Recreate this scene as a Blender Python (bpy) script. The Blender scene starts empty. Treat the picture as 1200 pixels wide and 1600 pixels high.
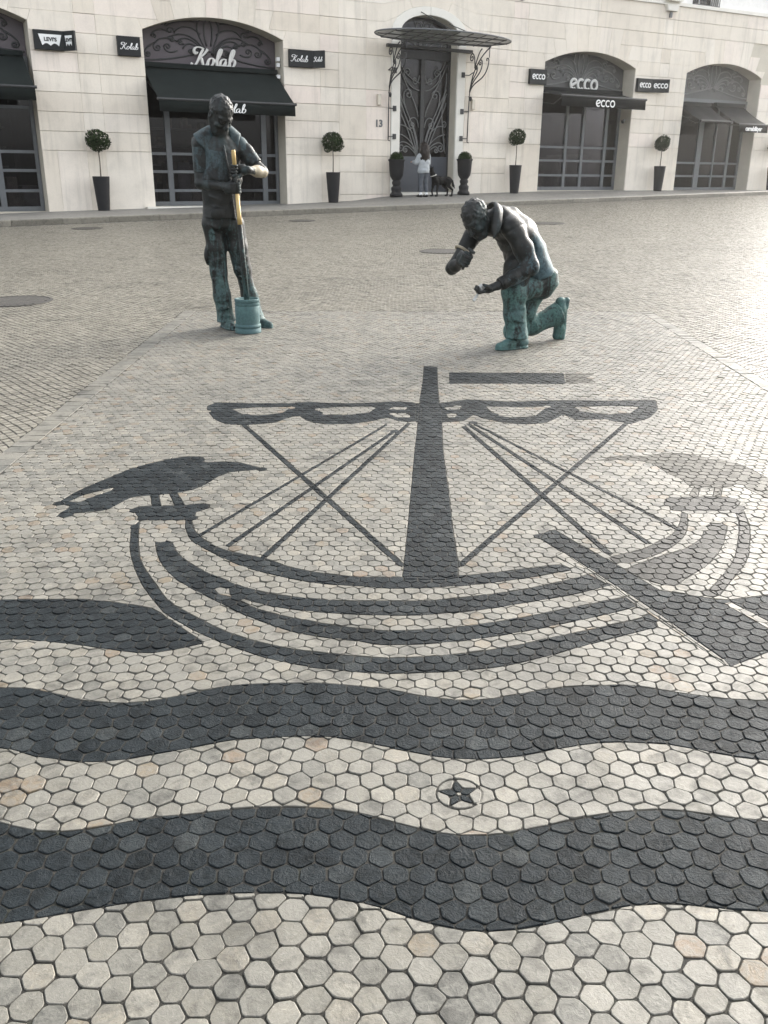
import bpy, bmesh, math, random
import numpy as np
from mathutils import Vector, Matrix

random.seed(7)
RNG = np.random.default_rng(11)
scn = bpy.context.scene
COL = scn.collection

# ------------------------------------------------------------------ camera, sky, sun, exposure
F, CX, CY = 1400.0, 600.0, 800.0            # focal length and centre of a 1200x1600 frame
PITCH, ROLL, EYE = math.atan(530 / F), 0.0088, 1.4
fwd = np.array([0, math.cos(PITCH), -math.sin(PITCH)])
up0 = np.array([0, math.sin(PITCH), math.cos(PITCH)])
r0 = np.array([1.0, 0, 0])
CR = math.cos(ROLL) * r0 + math.sin(ROLL) * up0
CU = -math.sin(ROLL) * r0 + math.cos(ROLL) * up0
CAM = np.array([0, 0, EYE])
cam_d = bpy.data.cameras.new("camera")
cam = bpy.data.objects.new("camera", cam_d)
COL.objects.link(cam)
cam.matrix_world = Matrix((
    (CR[0], CU[0], -fwd[0], CAM[0]), (CR[1], CU[1], -fwd[1], CAM[1]),
    (CR[2], CU[2], -fwd[2], CAM[2]), (0, 0, 0, 1)))
cam_d.sensor_fit = 'HORIZONTAL'
cam_d.sensor_width = 36.0
cam_d.lens = 36.0 * F / 1200.0
cam_d.clip_start, cam_d.clip_end = 0.05, 2000.0
scn.camera = cam

SUN_AZ, SUN_EL = math.radians(45), math.radians(29)      # azimuth from +y towards +x
w = bpy.data.worlds.new("World")
scn.world = w
w.use_nodes = True
nt = w.node_tree
nt.nodes.clear()
sky = nt.nodes.new("ShaderNodeTexSky")
sky.sky_type = 'NISHITA'
sky.sun_disc = False
sky.sun_elevation, sky.sun_rotation = SUN_EL, SUN_AZ
sky.air_density, sky.dust_density, sky.ozone_density = 1.0, 4.0, 1.0
hsv = nt.nodes.new("ShaderNodeHueSaturation")
hsv.inputs["Saturation"].default_value = 0.28
bg = nt.nodes.new("ShaderNodeBackground")
bg.inputs["Strength"].default_value = 0.15
wo = nt.nodes.new("ShaderNodeOutputWorld")
nt.links.new(sky.outputs[0], hsv.inputs["Color"])
nt.links.new(hsv.outputs[0], bg.inputs["Color"])
nt.links.new(bg.outputs[0], wo.inputs[0])

sd = bpy.data.lights.new("sun", 'SUN')
sd.energy, sd.angle, sd.color = 0.75, math.radians(28), (1.0, 0.93, 0.82)
sun = bpy.data.objects.new("sun", sd)
COL.objects.link(sun)
sdir = Vector((math.sin(SUN_AZ) * math.cos(SUN_EL), math.cos(SUN_AZ) * math.cos(SUN_EL), math.sin(SUN_EL)))
sun.rotation_euler = sdir.to_track_quat('Z', 'Y').to_euler()
sun.location = (20, 30, 30)

scn.view_settings.view_transform = 'Standard'
scn.view_settings.look = 'None'
scn.view_settings.exposure = 2.12
scn.view_settings.gamma = 1.0
scn.view_settings.use_curve_mapping = False
scn.cycles.max_bounces = 6
scn.cycles.transparent_max_bounces = 12

# ------------------------------------------------------------------ frames: plaza plane and facade plane
def ray(x, y):
    return fwd + (x - CX) / F * CR - (y - CY) / F * CU

gn = np.cross(ray(600, 238), ray(1200, 238))
gn /= np.linalg.norm(gn)
gn *= np.sign(gn[2])
GO = CAM - EYE * gn
gx = r0 - gn * gn[0]
gx /= np.linalg.norm(gx)
gy = np.cross(gn, gx)
GM = Matrix(((gx[0], gy[0], gn[0], GO[0]), (gx[1], gy[1], gn[1], GO[1]), (gx[2], gy[2], gn[2], GO[2]), (0, 0, 0, 1)))

def gnd(x, y):                              # photo pixel -> plaza plane coordinates
    d = ray(x, y)
    p = CAM + d * (-EYE / (d @ gn)) - GO
    return (float(p @ gx), float(p @ gy))

def gworld(a, b, h=0.0):
    return GO + gx * a + gy * b + gn * h

eu = ray(3300, 270 + ROLL * 2700)
eu[2] = 0
eu /= np.linalg.norm(eu)
ez = np.array([0, 0, 1.0])
ey = np.cross(ez, eu)                       # into the building
FO = CAM + ray(665, 306) * 27.0
FM = Matrix(((eu[0], ey[0], 0, FO[0]), (eu[1], ey[1], 0, FO[1]), (0, 0, 1, FO[2]), (0, 0, 0, 1)))
FROT = math.atan2(eu[1], eu[0])

def fworld(u, out, v):
    return FO + eu * u - ey * out + ez * v

# ------------------------------------------------------------------ objects
def tag(o, label=None, cat=None, group=None, kind=None):
    if label: o["label"] = label
    if cat: o["category"] = cat
    if group: o["group"] = group
    if kind: o["kind"] = kind
    return o

def link(o, parent=None):
    COL.objects.link(o)
    if parent is not None:
        o.parent = parent
    return o

def empty(name, label, cat, group=None, loc=(0, 0, 0), rz=0.0, matrix=None):
    o = bpy.data.objects.new(name, None)
    o.empty_display_size = 0.1
    COL.objects.link(o)
    if matrix is not None:
        o.matrix_world = matrix
    else:
        o.location = loc
        o.rotation_euler = (0, 0, rz)
    return tag(o, label, cat, group)

def fthing(name, label, cat, u, out, v, group=None):        # an Empty standing on / hanging from the facade
    return empty(name, label, cat, group, tuple(fworld(u, out, v)), FROT)

class MB:
    def __init__(s):
        s.v, s.f, s.n, s.t = [], [], 0, []
    def add(s, verts, faces, tone=None):
        for f in faces:
            s.f.append([i + s.n for i in f])
            s.t.append(tone)
        s.v.extend([tuple(map(float, p)) for p in verts])
        s.n += len(verts)
        return s
    def box(s, lo, hi, tone=None, taper=0.0):
        x0, y0, z0 = lo
        x1, y1, z1 = hi
        t = taper
        vs = [(x0 + t, y0 + t, z0), (x1 - t, y0 + t, z0), (x1 - t, y1 - t, z0), (x0 + t, y1 - t, z0),
              (x0, y0, z1), (x1, y0, z1), (x1, y1, z1), (x0, y1, z1)]
        fs = [(3, 2, 1, 0), (4, 5, 6, 7), (0, 1, 5, 4), (1, 2, 6, 5), (2, 3, 7, 6), (3, 0, 4, 7)]
        return s.add(vs, fs, tone)
    def prism(s, poly, y0, y1, bev=0.0, tone=None, axis='y'):
        # poly: ccw points (x, z) seen from -y; front face at y0, back at y1
        n = len(poly)
        def P(p, y):
            return (p[0], y, p[1]) if axis == 'y' else (p[0], p[1], y)
        if bev > 0:
            ins = inset(poly, bev)
            vs = [P(p, y0) for p in ins] + [P(p, y0 + (bev if axis == 'y' else -bev)) for p in poly] + [P(p, y1) for p in poly]
            fs = [list(range(n))]
            for i in range(n):
                j = (i + 1) % n
                fs.append((i, n + i, n + j, j))
                fs.append((n + i, 2 * n + i, 2 * n + j, n + j))
        else:
            vs = [P(p, y0) for p in poly] + [P(p, y1) for p in poly]
            fs = [list(range(n)), list(range(2 * n - 1, n - 1, -1))]
            for i in range(n):
                j = (i + 1) % n
                fs.append((i, n + i, n + j, j))
        return s.add(vs, fs, tone)
    def tube(s, pts, r, sides=6, caps=True, flat=None):
        pts = [np.array(p, float) for p in pts]
        n = len(pts)
        rr = [r] * n if np.isscalar(r) else list(r)
        t0 = pts[1] - pts[0]
        t0 = t0 / (np.linalg.norm(t0) + 1e-9)
        ref = np.array([0, 0, 1.0]) if abs(t0[2]) < 0.9 else np.array([0, 1.0, 0])
        nrm = np.cross(t0, ref)
        nrm /= np.linalg.norm(nrm)
        vs, fs = [], []
        for i in range(n):
            t = pts[min(i + 1, n - 1)] - pts[max(i - 1, 0)]
            t = t / (np.linalg.norm(t) + 1e-9)
            nrm = nrm - t * (nrm @ t)
            nrm /= (np.linalg.norm(nrm) + 1e-9)
            b = np.cross(t, nrm)
            for k in range(sides):
                a = 2 * math.pi * k / sides
                vs.append(pts[i] + rr[i] * (math.cos(a) * nrm + math.sin(a) * b))
        for i in range(n - 1):
            for k in range(sides):
                k2 = (k + 1) % sides
                fs.append((i * sides + k, i * sides + k2, (i + 1) * sides + k2, (i + 1) * sides + k))
        if caps:
            fs.append(list(range(sides - 1, -1, -1)))
            fs.append([(n - 1) * sides + k for k in range(sides)])
        return s.add(vs, fs)
    def lathe(s, prof, sides=24, c=(0, 0, 0), sx=1.0, sy=1.0):
        vs, fs = [], []
        for r, z in prof:
            for k in range(sides):
                a = 2 * math.pi * k / sides
                vs.append((c[0] + sx * r * math.cos(a), c[1] + sy * r * math.sin(a), c[2] + z))
        m = len(prof)
        for i in range(m - 1):
            for k in range(sides):
                k2 = (k + 1) % sides
                fs.append((i * sides + k, i * sides + k2, (i + 1) * sides + k2, (i + 1) * sides + k))
        fs.append(list(range(sides - 1, -1, -1)))
        fs.append([(m - 1) * sides + k for k in range(sides)])
        return s.add(vs, fs)
    def mesh(s, name, mat=None, smooth=False):
        me = bpy.data.meshes.new(name)
        me.from_pydata(s.v, [], s.f)
        if any(t is not None for t in s.t):
            at = me.attributes.new("tone", 'FLOAT', 'FACE')
            at.data.foreach_set("value", np.array([t or 0.0 for t in s.t], np.float32))
        if mat: me.materials.append(mat)
        if smooth:
            me.polygons.foreach_set("use_smooth", np.ones(len(me.polygons), bool))
        me.update()
        return me
    def build(s, name, mat=None, parent=None, smooth=False):
        return link(bpy.data.objects.new(name, s.mesh(name, mat, smooth)), parent)

def inset(poly, d):
    """inset a ccw convex-ish polygon by d"""
    n = len(poly)
    out = []
    P = [np.array(p, float) for p in poly]
    for i in range(n):
        a, b, c = P[i - 1], P[i], P[(i + 1) % n]
        e1 = (b - a) / (np.linalg.norm(b - a) + 1e-9)
        e2 = (c - b) / (np.linalg.norm(c - b) + 1e-9)
        n1 = np.array([-e1[1], e1[0]])
        n2 = np.array([-e2[1], e2[0]])
        m = n1 + n2
        q = 1 + n1 @ n2
        if q < 0.35: q = 0.35
        out.append(tuple(b + d * m / q))
    return out

def area(poly):
    s = 0.0
    for i in range(len(poly)):
        x0, y0 = poly[i - 1]
        x1, y1 = poly[i]
        s += x0 * y1 - x1 * y0
    return s / 2

def bez(p0, p1, p2, p3, n=12):
    p0, p1, p2, p3 = map(lambda p: np.array(p, float), (p0, p1, p2, p3))
    return [tuple((1 - t) ** 3 * p0 + 3 * t * (1 - t) ** 2 * p1 + 3 * t * t * (1 - t) * p2 + t ** 3 * p3) for t in np.linspace(0, 1, n)]

def crom(pts, sub=4, closed=False):
    P = [np.array(p, float) for p in pts]
    n = len(P)
    out = []
    rng = range(n) if closed else range(n - 1)
    for i in rng:
        if closed:
            a, b, c, d = P[i - 1], P[i], P[(i + 1) % n], P[(i + 2) % n]
        else:
            a, b, c, d = P[max(i - 1, 0)], P[i], P[i + 1], P[min(i + 2, n - 1)]
        for k in range(sub):
            t = k / sub
            out.append(tuple(0.5 * ((2 * b) + (c - a) * t + (2 * a - 5 * b + 4 * c - d) * t * t + (-a + 3 * b - 3 * c + d) * t ** 3)))
    if not closed: out.append(tuple(P[-1]))
    return out

# ------------------------------------------------------------------ materials
class NT:
    def __init__(s, name):
        s.m = bpy.data.materials.new(name)
        s.m.use_nodes = True
        s.t = s.m.node_tree
        s.t.nodes.clear()
        s.out = s.t.nodes.new("ShaderNodeOutputMaterial")
        s.b = s.t.nodes.new("ShaderNodeBsdfPrincipled")
        s.t.links.new(s.b.outputs[0], s.out.inputs[0])
    def n(s, typ, **kw):
        nd = s.t.nodes.new("ShaderNode" + typ)
        for k, v in kw.items():
            if hasattr(nd, k): setattr(nd, k, v)
            else: nd.inputs[k].default_value = v
        return nd
    def l(s, a, b):
        s.t.links.new(a, b)
    def coord(s, which="Object"):
        return s.n("TexCoord").outputs[which]
    def noise(s, co, scale, detail=4, rough=0.6, dist=0.0, typ=None):
        nd = s.n("TexNoise")
        nd.inputs["Scale"].default_value = scale
        nd.inputs["Detail"].default_value = detail
        nd.inputs["Roughness"].default_value = rough
        nd.inputs["Distortion"].default_value = dist
        if co is not None: s.l(co, nd.inputs["Vector"])
        return nd.outputs["Fac"]
    def ramp(s, fac, stops):
        r = s.n("ValToRGB")
        els = r.color_ramp.elements
        while len(els) < len(stops): els.new(0.5)
        for e, (p, c) in zip(els, stops):
            e.position = p
            e.color = (c[0], c[1], c[2], 1) if not np.isscalar(c) else (c, c, c, 1)
        s.l(fac, r.inputs[0])
        return r.outputs[0]
    def mix(s, fac, a, b, mode='MIX'):
        m = s.n("MixRGB", blend_type=mode)
        for k, x in ((0, fac), (1, a), (2, b)):
            if isinstance(x, (int, float)): m.inputs[k].default_value = x if k == 0 else (x, x, x, 1)
            elif isinstance(x, tuple): m.inputs[k].default_value = (*x, 1)
            else: s.l(x, m.inputs[k])
        return m.outputs[0]
    def math(s, op, a, b=0.0):
        m = s.n("Math", operation=op)
        for k, x in ((0, a), (1, b)):
            if isinstance(x, (int, float)): m.inputs[k].default_value = x
            else: s.l(x, m.inputs[k])
        return m.outputs[0]
    def bump(s, h, strength=0.3, dist=0.01):
        b = s.n("Bump")
        b.inputs["Strength"].default_value = strength
        b.inputs["Distance"].default_value = dist
        s.l(h, b.inputs["Height"])
        s.l(b.outputs[0], s.b.inputs["Normal"])
    def set(s, **kw):
        for k, v in kw.items():
            k = k.replace("_", " ")
            if isinstance(v, (int, float)): s.b.inputs[k].default_value = v
            elif isinstance(v, tuple): s.b.inputs[k].default_value = (*v, 1)
            else: s.l(v, s.b.inputs[k])
        return s

def plain(name, col, rough=0.6, metal=0.0, var=0.15, scale=8.0, bump=0.0):
    t = NT(name)
    co = t.coord()
    n1 = t.noise(co, scale, 5)
    c = t.ramp(n1, [(0.3, tuple(x * (1 - var) for x in col)), (0.7, tuple(min(1, x * (1 + var)) for x in col))])
    t.set(Base_Color=c, Roughness=rough, Metallic=metal, Specular_IOR_Level=0.5 if max(col) > .03 else 0.2)
    if bump: t.bump(t.noise(co, scale * 6, 4), bump, 0.004)
    return t.m

def attr(t, name="tone"):
    a = t.n("Attribute")
    a.attribute_name = name
    return a.outputs["Fac"]

def mat_stone(name, stops, vein, rough, stain, spec=0.5, bumpd=0.004, scuff=1.35, deposit=0.0, relief=0.42):
    """split stone: a tone for each stone, veining, smudges, pale scuffs, specks and broad weathering"""
    t = NT(name)
    geo = t.n("NewGeometry").outputs["Position"]
    tone = attr(t)
    base = t.ramp(tone, stops)
    mott = t.noise(geo, 30, 6, 0.68, 1.6)
    fine = t.noise(geo, 170, 4, 0.7)
    smud = t.noise(geo, 13, 6, 0.66, 0.9)
    scf = t.noise(geo, 52, 5, 0.62, 3.2)
    big = t.noise(geo, 0.8, 4, 0.6)
    med = t.noise(geo, 3.4, 5, 0.62)
    c = t.mix(t.ramp(mott, [(0.36, 0.0), (0.66, .85)]), base, vein, 'MIX')
    c = t.mix(1.0, c, t.ramp(smud, [(0.34, stain), (0.50, 1.0), (0.60, 1.0), (0.74, 1.14)]), 'MULTIPLY')
    c = t.mix(1.0, c, t.ramp(scf, [(0.58, 1.0), (0.70, scuff)]), 'MULTIPLY')
    c = t.mix(1.0, c, t.ramp(fine, [(0.25, 0.80), (0.6, 1.03), (0.8, 1.12)]), 'MULTIPLY')
    c = t.mix(1.0, c, t.ramp(big, [(0.3, 0.88), (0.7, 1.07)]), 'MULTIPLY')
    c = t.mix(1.0, c, t.ramp(med, [(0.30, 0.66), (0.46, 1.0)]), 'MULTIPLY')
    speck = t.noise(geo, 260, 2, 0.5)
    c = t.mix(1.0, c, t.ramp(speck, [(0.68, 1.0), (0.75, 0.55)]), 'MULTIPLY')
    if deposit:
        dp = t.noise(geo, 75, 5, 0.75, 1.0)
        c = t.mix(t.ramp(dp, [(0.66, 0.0), (0.74, deposit)]), c, (0.30, 0.30, 0.29))
    r = t.ramp(smud, [(0.3, rough + 0.10), (0.7, rough - 0.08)])
    t.set(Base_Color=c, Roughness=r, Specular_IOR_Level=spec)
    h = t.math('ADD', t.math('ADD', mott, t.math('MULTIPLY', fine, 0.3)), t.math('MULTIPLY', scf, 0.5))
    t.bump(h, relief, bumpd)
    return t.m

M = {}
M['light'] = mat_stone("pale_limestone", [(0.0, (0.0752, 0.0741, 0.0643)), (0.20, (0.1170, 0.1127, 0.0960)), (0.40, (0.1380, 0.1292, 0.1046)), (0.60, (0.1488, 0.1424, 0.1215)),
                       (0.84, (0.1964, 0.1843, 0.1517)), (0.92, (0.1488, 0.1202, 0.0806)), (1.0, (0.1338, 0.0938, 0.0604))], (0.1471, 0.1416, 0.1223), 0.56, 0.56, spec=0.32)
M['dark'] = mat_stone("black_basalt", [(0.0, (0.0055, 0.0077, 0.0087)), (0.3, (0.0112, 0.0146, 0.0164)), (0.6, (0.0155, 0.0192, 0.0205)), (0.85, (0.0273, 0.0322, 0.0336)), (1.0, (0.0411, 0.0452, 0.0443))],
                      (0.0185, 0.0232, 0.0263), 0.48, 0.55, spec=0.07, scuff=1.6, deposit=.32, relief=.85, bumpd=.007)
M['aged'] = mat_stone("aged_grey_basalt", [(0.0, (0.0202, 0.0198, 0.0176)), (0.5, (0.0291, 0.0282, 0.0244)), (1.0, (0.0431, 0.0410, 0.0351))],
                      (0.0329, 0.0320, 0.0282), 0.5, 0.7, spec=.15, scuff=1.5)
M['worn'] = mat_stone("worn_grey_stone", [(0.0, (0.0361, 0.0336, 0.0264)), (0.5, (0.0563, 0.0525, 0.0414)), (1.0, (0.0808, 0.0752, 0.0606))],
                      (0.0620, 0.0584, 0.0478), 0.56, 0.72, spec=0.2)
M['sett'] = mat_stone("grey_sett_stone", [(0.0, (0.0993, 0.0922, 0.0746)), (0.3, (0.1502, 0.1395, 0.1129)), (0.7, (0.1937, 0.1808, 0.1480)), (1.0, (0.2481, 0.2315, 0.1897))],
                      (0.1769, 0.1654, 0.1367), 0.44, 0.66, spec=0.29)

def mat_grout():
    t = NT("sand_joint")
    geo = t.n("NewGeometry").outputs["Position"]
    n1 = t.noise(geo, 9, 5)
    n2 = t.noise(geo, 120, 4)
    c = t.ramp(n1, [(0.3, (0.013, 0.012, 0.0095)), (0.55, (0.022, 0.020, 0.015)), (0.75, (0.017, 0.020, 0.010))])
    c = t.mix(1.0, c, t.ramp(n2, [(0.3, 0.55), (0.7, 1.3)]), 'MULTIPLY')
    t.set(Base_Color=c, Roughness=0.9)
    t.bump(n2, 0.6, 0.004)
    return t.m
M['grout'] = mat_grout()

# ------------------------------------------------------------------ the mosaic drawing (traced on the ground plane)
def z1(p): return (p[0] / 2, 560 + p[1] / 2)
def z2(p): return (600 + p[0] / 2, 560 + p[1] / 2)
def c7(p): return (80 + p[0] / 3.53, 690 + p[1] / 3.53)
def c8(p): return (940 + p[0] / 4.615, 690 + p[1] / 4.615)

REG = []                                     # (kind, polygon in plaza coordinates), later ones lie over earlier ones
def region(kind, pts, f=None, smooth=True, sub=3):
    if f: pts = [f(p) for p in pts]
    if smooth: pts = crom(pts, sub, closed=True)
    g = [gnd(*p) for p in pts]
    if area(g) < 0: g = g[::-1]
    REG.append((kind, g))

def band(kind, top, bot, f=None, sub=3):
    if f:
        top = [f(p) for p in top]
        bot = [f(p) for p in bot]
    pts = crom(top, sub) + crom(bot[::-1], sub)
    g = [gnd(*p) for p in pts]
    if area(g) < 0: g = g[::-1]
    REG.append((kind, g))

def line(kind, a, b, wa, wb=None):
    """straight strip between two pixels, widths in metres on the ground"""
    wb = wb or wa
    A, B = np.array(gnd(*a)), np.array(gnd(*b))
    d = (B - A) / np.linalg.norm(B - A)
    n = np.array([-d[1], d[0]])
    g = [tuple(A - n * wa / 2), tuple(B - n * wb / 2), tuple(B + n * wb / 2), tuple(A + n * wa / 2)]
    if area(g) < 0: g = g[::-1]
    REG.append((kind, g))

# waves
W1T = [(-200, 1270), (-120, 1262), (-60, 1270), (0, 1285), (50, 1297), (100, 1299), (150, 1293), (200, 1283), (250, 1276), (300, 1272), (350, 1265),
       (400, 1261), (450, 1260), (500, 1262), (550, 1268), (600, 1280), (650, 1293), (700, 1303), (735, 1304), (780, 1303), (830, 1294), (880, 1284),
       (930, 1273), (985, 1266), (1040, 1264), (1080, 1268), (1130, 1276), (1200, 1283), (1260, 1290), (1320, 1296), (1400, 1290)]
W1B = [(-200, 1440), (-80, 1452), (0, 1443), (50, 1436), (100, 1427), (150, 1418), (200, 1411), (260, 1403), (330, 1397), (400, 1395), (450, 1395),
       (500, 1400), (550, 1408), (600, 1419), (650, 1437), (700, 1448), (750, 1456), (800, 1453), (850, 1445), (900, 1433), (950, 1422), (1000, 1413),
       (1050, 1411), (1100, 1416), (1150, 1422), (1200, 1424), (1270, 1435), (1400, 1445)]
W2T = [(-220, 1075), (-140, 1078), (-60, 1070), (0, 1074), (40, 1075), (90, 1084), (130, 1094), (190, 1098), (240, 1094), (290, 1084), (350, 1072), (400, 1068),
       (450, 1067), (520, 1068), (600, 1076), (650, 1085), (700, 1092), (730, 1095), (780, 1089), (830, 1081), (880, 1073), (920, 1071), (980, 1070),
       (1030, 1077), (1080, 1085), (1120, 1090), (1200, 1095), (1300, 1098), (1420, 1088)]
W2B = [(-220, 1172), (-150, 1165), (-70, 1160), (0, 1168), (30, 1174), (60, 1183), (100, 1187), (140, 1191), (190, 1187), (240, 1178), (300, 1168), (340, 1160),
       (390, 1154), (450, 1151), (520, 1152), (570, 1160), (610, 1168), (680, 1182), (740, 1187), (790, 1183), (830, 1178), (880, 1168), (940, 1160),
       (1000, 1160), (1050, 1163), (1100, 1173), (1150, 1182), (1200, 1188), (1300, 1195), (1420, 1182)]
band('dark', W1T, W1B)
band('dark', W2T, W2B)
band('dark', [(-150, 950), (-80, 940), (0, 937), (50, 936), (110, 936), (165, 939), (210, 945), (240, 951), (265, 968), (290, 985), (318, 1003)],
     [(-150, 1012), (-80, 1006), (0, 1000), (30, 998), (70, 1002), (110, 1006), (160, 1013), (200, 1018), (240, 1020), (290, 1011), (318, 1005)])
# hull bands: outer, middle pair, deck
AO = [z1(p) for p in [(410, 530), (405, 590), (415, 640), (440, 700), (475, 750), (520, 800), (580, 835), (650, 870), (740, 905), (830, 935), (920, 955), (1000, 968)]] \
   + [z2(p) for p in [(0, 985), (100, 982), (200, 978), (350, 965), (450, 945), (550, 920), (650, 890), (750, 865), (862, 838)]]
AI = [z1(p) for p in [(437, 505), (432, 560), (437, 620), (455, 660), (490, 710), (530, 760), (600, 800), (700, 850), (800, 882), (900, 905), (1000, 918)]] \
   + [z2(p) for p in [(0, 935), (150, 930), (300, 915), (450, 888), (600, 855), (700, 835), (800, 812), (832, 800)]]
band('dark', AI, AO)
BT = [z1(p) for p in [(535, 568), (550, 600), (580, 630), (640, 665), (700, 690), (750, 710), (820, 728), (900, 742), (1000, 752), (1100, 757)]] \
   + [z2(p) for p in [(0, 757), (150, 755), (300, 740), (450, 718), (600, 685), (655, 668)]]
CB = [z1(p) for p in [(485, 570), (490, 610), (510, 650), (550, 690), (600, 720), (650, 745), (700, 770), (760, 800), (830, 825), (900, 850), (1000, 870), (1100, 880)]] \
   + [z2(p) for p in [(0, 895), (150, 890), (300, 875), (450, 850), (600, 820), (700, 798), (800, 772)]]
band('dark', BT, CB)
LT = [z1(p) for p in [(735, 740), (800, 764), (900, 782), (1000, 793), (1100, 798)]] + [z2(p) for p in [(0, 802), (150, 800), (300, 785), (450, 762), (600, 735), (720, 706)]]
LB = [z1(p) for p in [(735, 749), (800, 780), (900, 806), (1000, 826), (1100, 840)]] + [z2(p) for p in [(0, 850), (150, 845), (300, 830), (450, 805), (600, 775), (770, 742)]]
band('light', LT, LB)
DT = [z1(p) for p in [(598, 500), (605, 530), (625, 555), (670, 585), (730, 605), (830, 625), (900, 650), (1000, 670), (1100, 680)]] \
   + [z2(p) for p in [(0, 683), (60, 682), (240, 678), (350, 668), (450, 655), (548, 642)]]
DB = [z1(p) for p in [(580, 500), (580, 535), (600, 570), (650, 600), (700, 625), (760, 650), (850, 675), (950, 695), (1050, 707), (1150, 714)]] \
   + [z2(p) for p in [(0, 718), (100, 718), (200, 713), (300, 705), (400, 692), (500, 677), (590, 660)]]
band('dark', DT, DB)
# star on the hull, small tick
region('light', [(345, 915), (352, 918), (368, 919), (358, 926), (362, 933), (350, 929), (337, 934), (342, 926), (334, 919), (344, 919)], smooth=False)
# right-hand end of the hull, worn
band('aged', [z2(p) for p in [(700, 620), (800, 598), (860, 570), (905, 545), (925, 510), (928, 480)]], [z2(p) for p in [(735, 650), (830, 620), (880, 600), (930, 565), (947, 530), (948, 480)]])
region('aged', [(760, 590), (900, 600), (890, 680), (870, 760), (800, 850), (720, 920), (600, 990), (520, 1040), (400, 1020), (180, 930), (350, 850), (600, 770), (720, 690)], c8)
band('aged', [c8(p) for p in [(1010, 470), (1050, 560), (1070, 640), (1060, 800), (1020, 900), (930, 1010), (850, 1110)]],
     [c8(p) for p in [(950, 490), (985, 560), (990, 650), (975, 760), (940, 870), (840, 1000), (740, 1100)]])
# steering oar and the wave beside it
region('dark', [(838, 838), (866, 827), (905, 850), (960, 880), (1030, 922), (1132, 938), (1200, 929), (1290, 920), (1290, 1000), (1200, 1018), (1141, 1042), (1060, 985),
                (1000, 945), (950, 910), (890, 870)], smooth=False)
region('light', [(1128, 941), (1140, 939), (1204, 972), (1204, 984)], smooth=False)
region('light', [(868, 869), (880, 862), (1005, 942), (1140, 1036), (1141, 1044), (1060, 989), (1000, 949), (950, 914)], smooth=False)
# left crow, its perch
crow = [(0, 418), (20, 408), (120, 355), (60, 345), (20, 345), (110, 290), (200, 245), (300, 205), (420, 155), (540, 120), (650, 95), (760, 80), (835, 82), (848, 100),
        (815, 122), (870, 114), (950, 108), (1050, 115), (1130, 138), (1185, 153), (1090, 158), (990, 166), (930, 187), (860, 230), (790, 262), (700, 284),
        (540, 296), (470, 302), (420, 312), (380, 338), (310, 376), (220, 387), (120, 397), (50, 411)]
perch = [(445, 366), (500, 352), (600, 354), (700, 351), (850, 340), (885, 354), (862, 374), (800, 385), (780, 432), (470, 432), (482, 402), (446, 386)]
sliver = [(95, 330), (200, 287), (345, 252), (346, 264), (230, 302), (150, 334)]
region('dark', crow, c7, smooth=False)
region('light', sliver, c7, smooth=False)
region('dark', perch, c7, smooth=False)
for q in ([(545, 290), (592, 290), (607, 356), (556, 356)], [(650, 285), (692, 280), (738, 352), (682, 352)]):
    region('dark', q, c7, smooth=False)
# right crow (worn), drawn as the other one seen the other way round
region('worn', [(-25, 135), (60, 112), (180, 100), (330, 108), (450, 82), (600, 85), (800, 128), (1000, 160), (1200, 262), (1330, 330), (1420, 420), (1230, 372), (1330, 440), (1180, 400),
                (1000, 315), (850, 330), (640, 322), (560, 262), (500, 240), (420, 190), (360, 150), (200, 128)], c8, smooth=False)
region('aged', [(430, 428), (500, 396), (620, 402), (800, 396), (950, 402), (1012, 440), (950, 490), (880, 500), (500, 500), (490, 460)], c8, smooth=False)
region('worn', [(620, 400), (670, 320), (715, 320), (690, 400)], c8, smooth=False)
region('worn', [(800, 400), (815, 322), (870, 325), (860, 400)], c8, smooth=False)
# rigging
for a, b, wa in [((380, 663), (630, 885), .026), ((310, 837), (606, 662), .020), ((352, 855), (618, 672), .024), ((410, 872), (640, 660), .025),
                 ((717, 884), (980, 660), .026), ((722, 664), (955, 868), .025), ((728, 660), (1015, 850), .022), ((737, 660), (1065, 830), .018)]:
    line('dark', a, b, wa)
# yard with furled sail
region('dark', [(645, 150), (662, 139), (720, 138), (800, 140), (920, 140), (960, 135), (1030, 139), (1100, 140), (1180, 137), (1240, 134), (1300, 138), (1320, 150), (1315, 195), (1260, 200), (1210, 184),
                (1170, 195), (1100, 205), (1000, 205), (960, 195), (935, 178), (910, 182), (860, 200), (780, 208), (710, 207), (670, 190), (650, 165)], z1, smooth=False)
region('light', [(725, 158), (800, 152), (915, 152), (880, 170), (820, 178), (760, 176)], z1, smooth=False)
region('light', [(985, 158), (1050, 152), (1180, 150), (1150, 170), (1080, 177), (1020, 175)], z1, smooth=False)
region('dark', [(100, 140), (170, 140), (260, 128), (310, 131), (400, 135), (560, 130), (680, 132), (850, 130), (856, 160), (830, 185), (770, 205), (690, 190), (600, 192), (560, 175), (510, 200),
                (440, 207), (370, 200), (310, 187), (280, 175), (250, 195), (185, 200), (100, 200)], z2, smooth=False)
region('light', [(315, 150), (420, 152), (510, 150), (470, 180), (400, 185), (350, 178)], z2, smooth=False)
region('light', [(592, 152), (700, 148), (800, 150), (770, 170), (690, 175), (620, 165)], z2, smooth=False)
for q in ([(185, 152), (235, 150), (245, 158), (200, 162)], [(195, 172), (225, 170), (232, 182), (200, 186)]):
    region('light', q, z2, smooth=False)
for q in ([(1225, 150), (1275, 152), (1262, 162), (1215, 160)], [(1225, 172), (1285, 172), (1280, 184), (1232, 184)]):
    region('light', q, z1, smooth=False)
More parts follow.
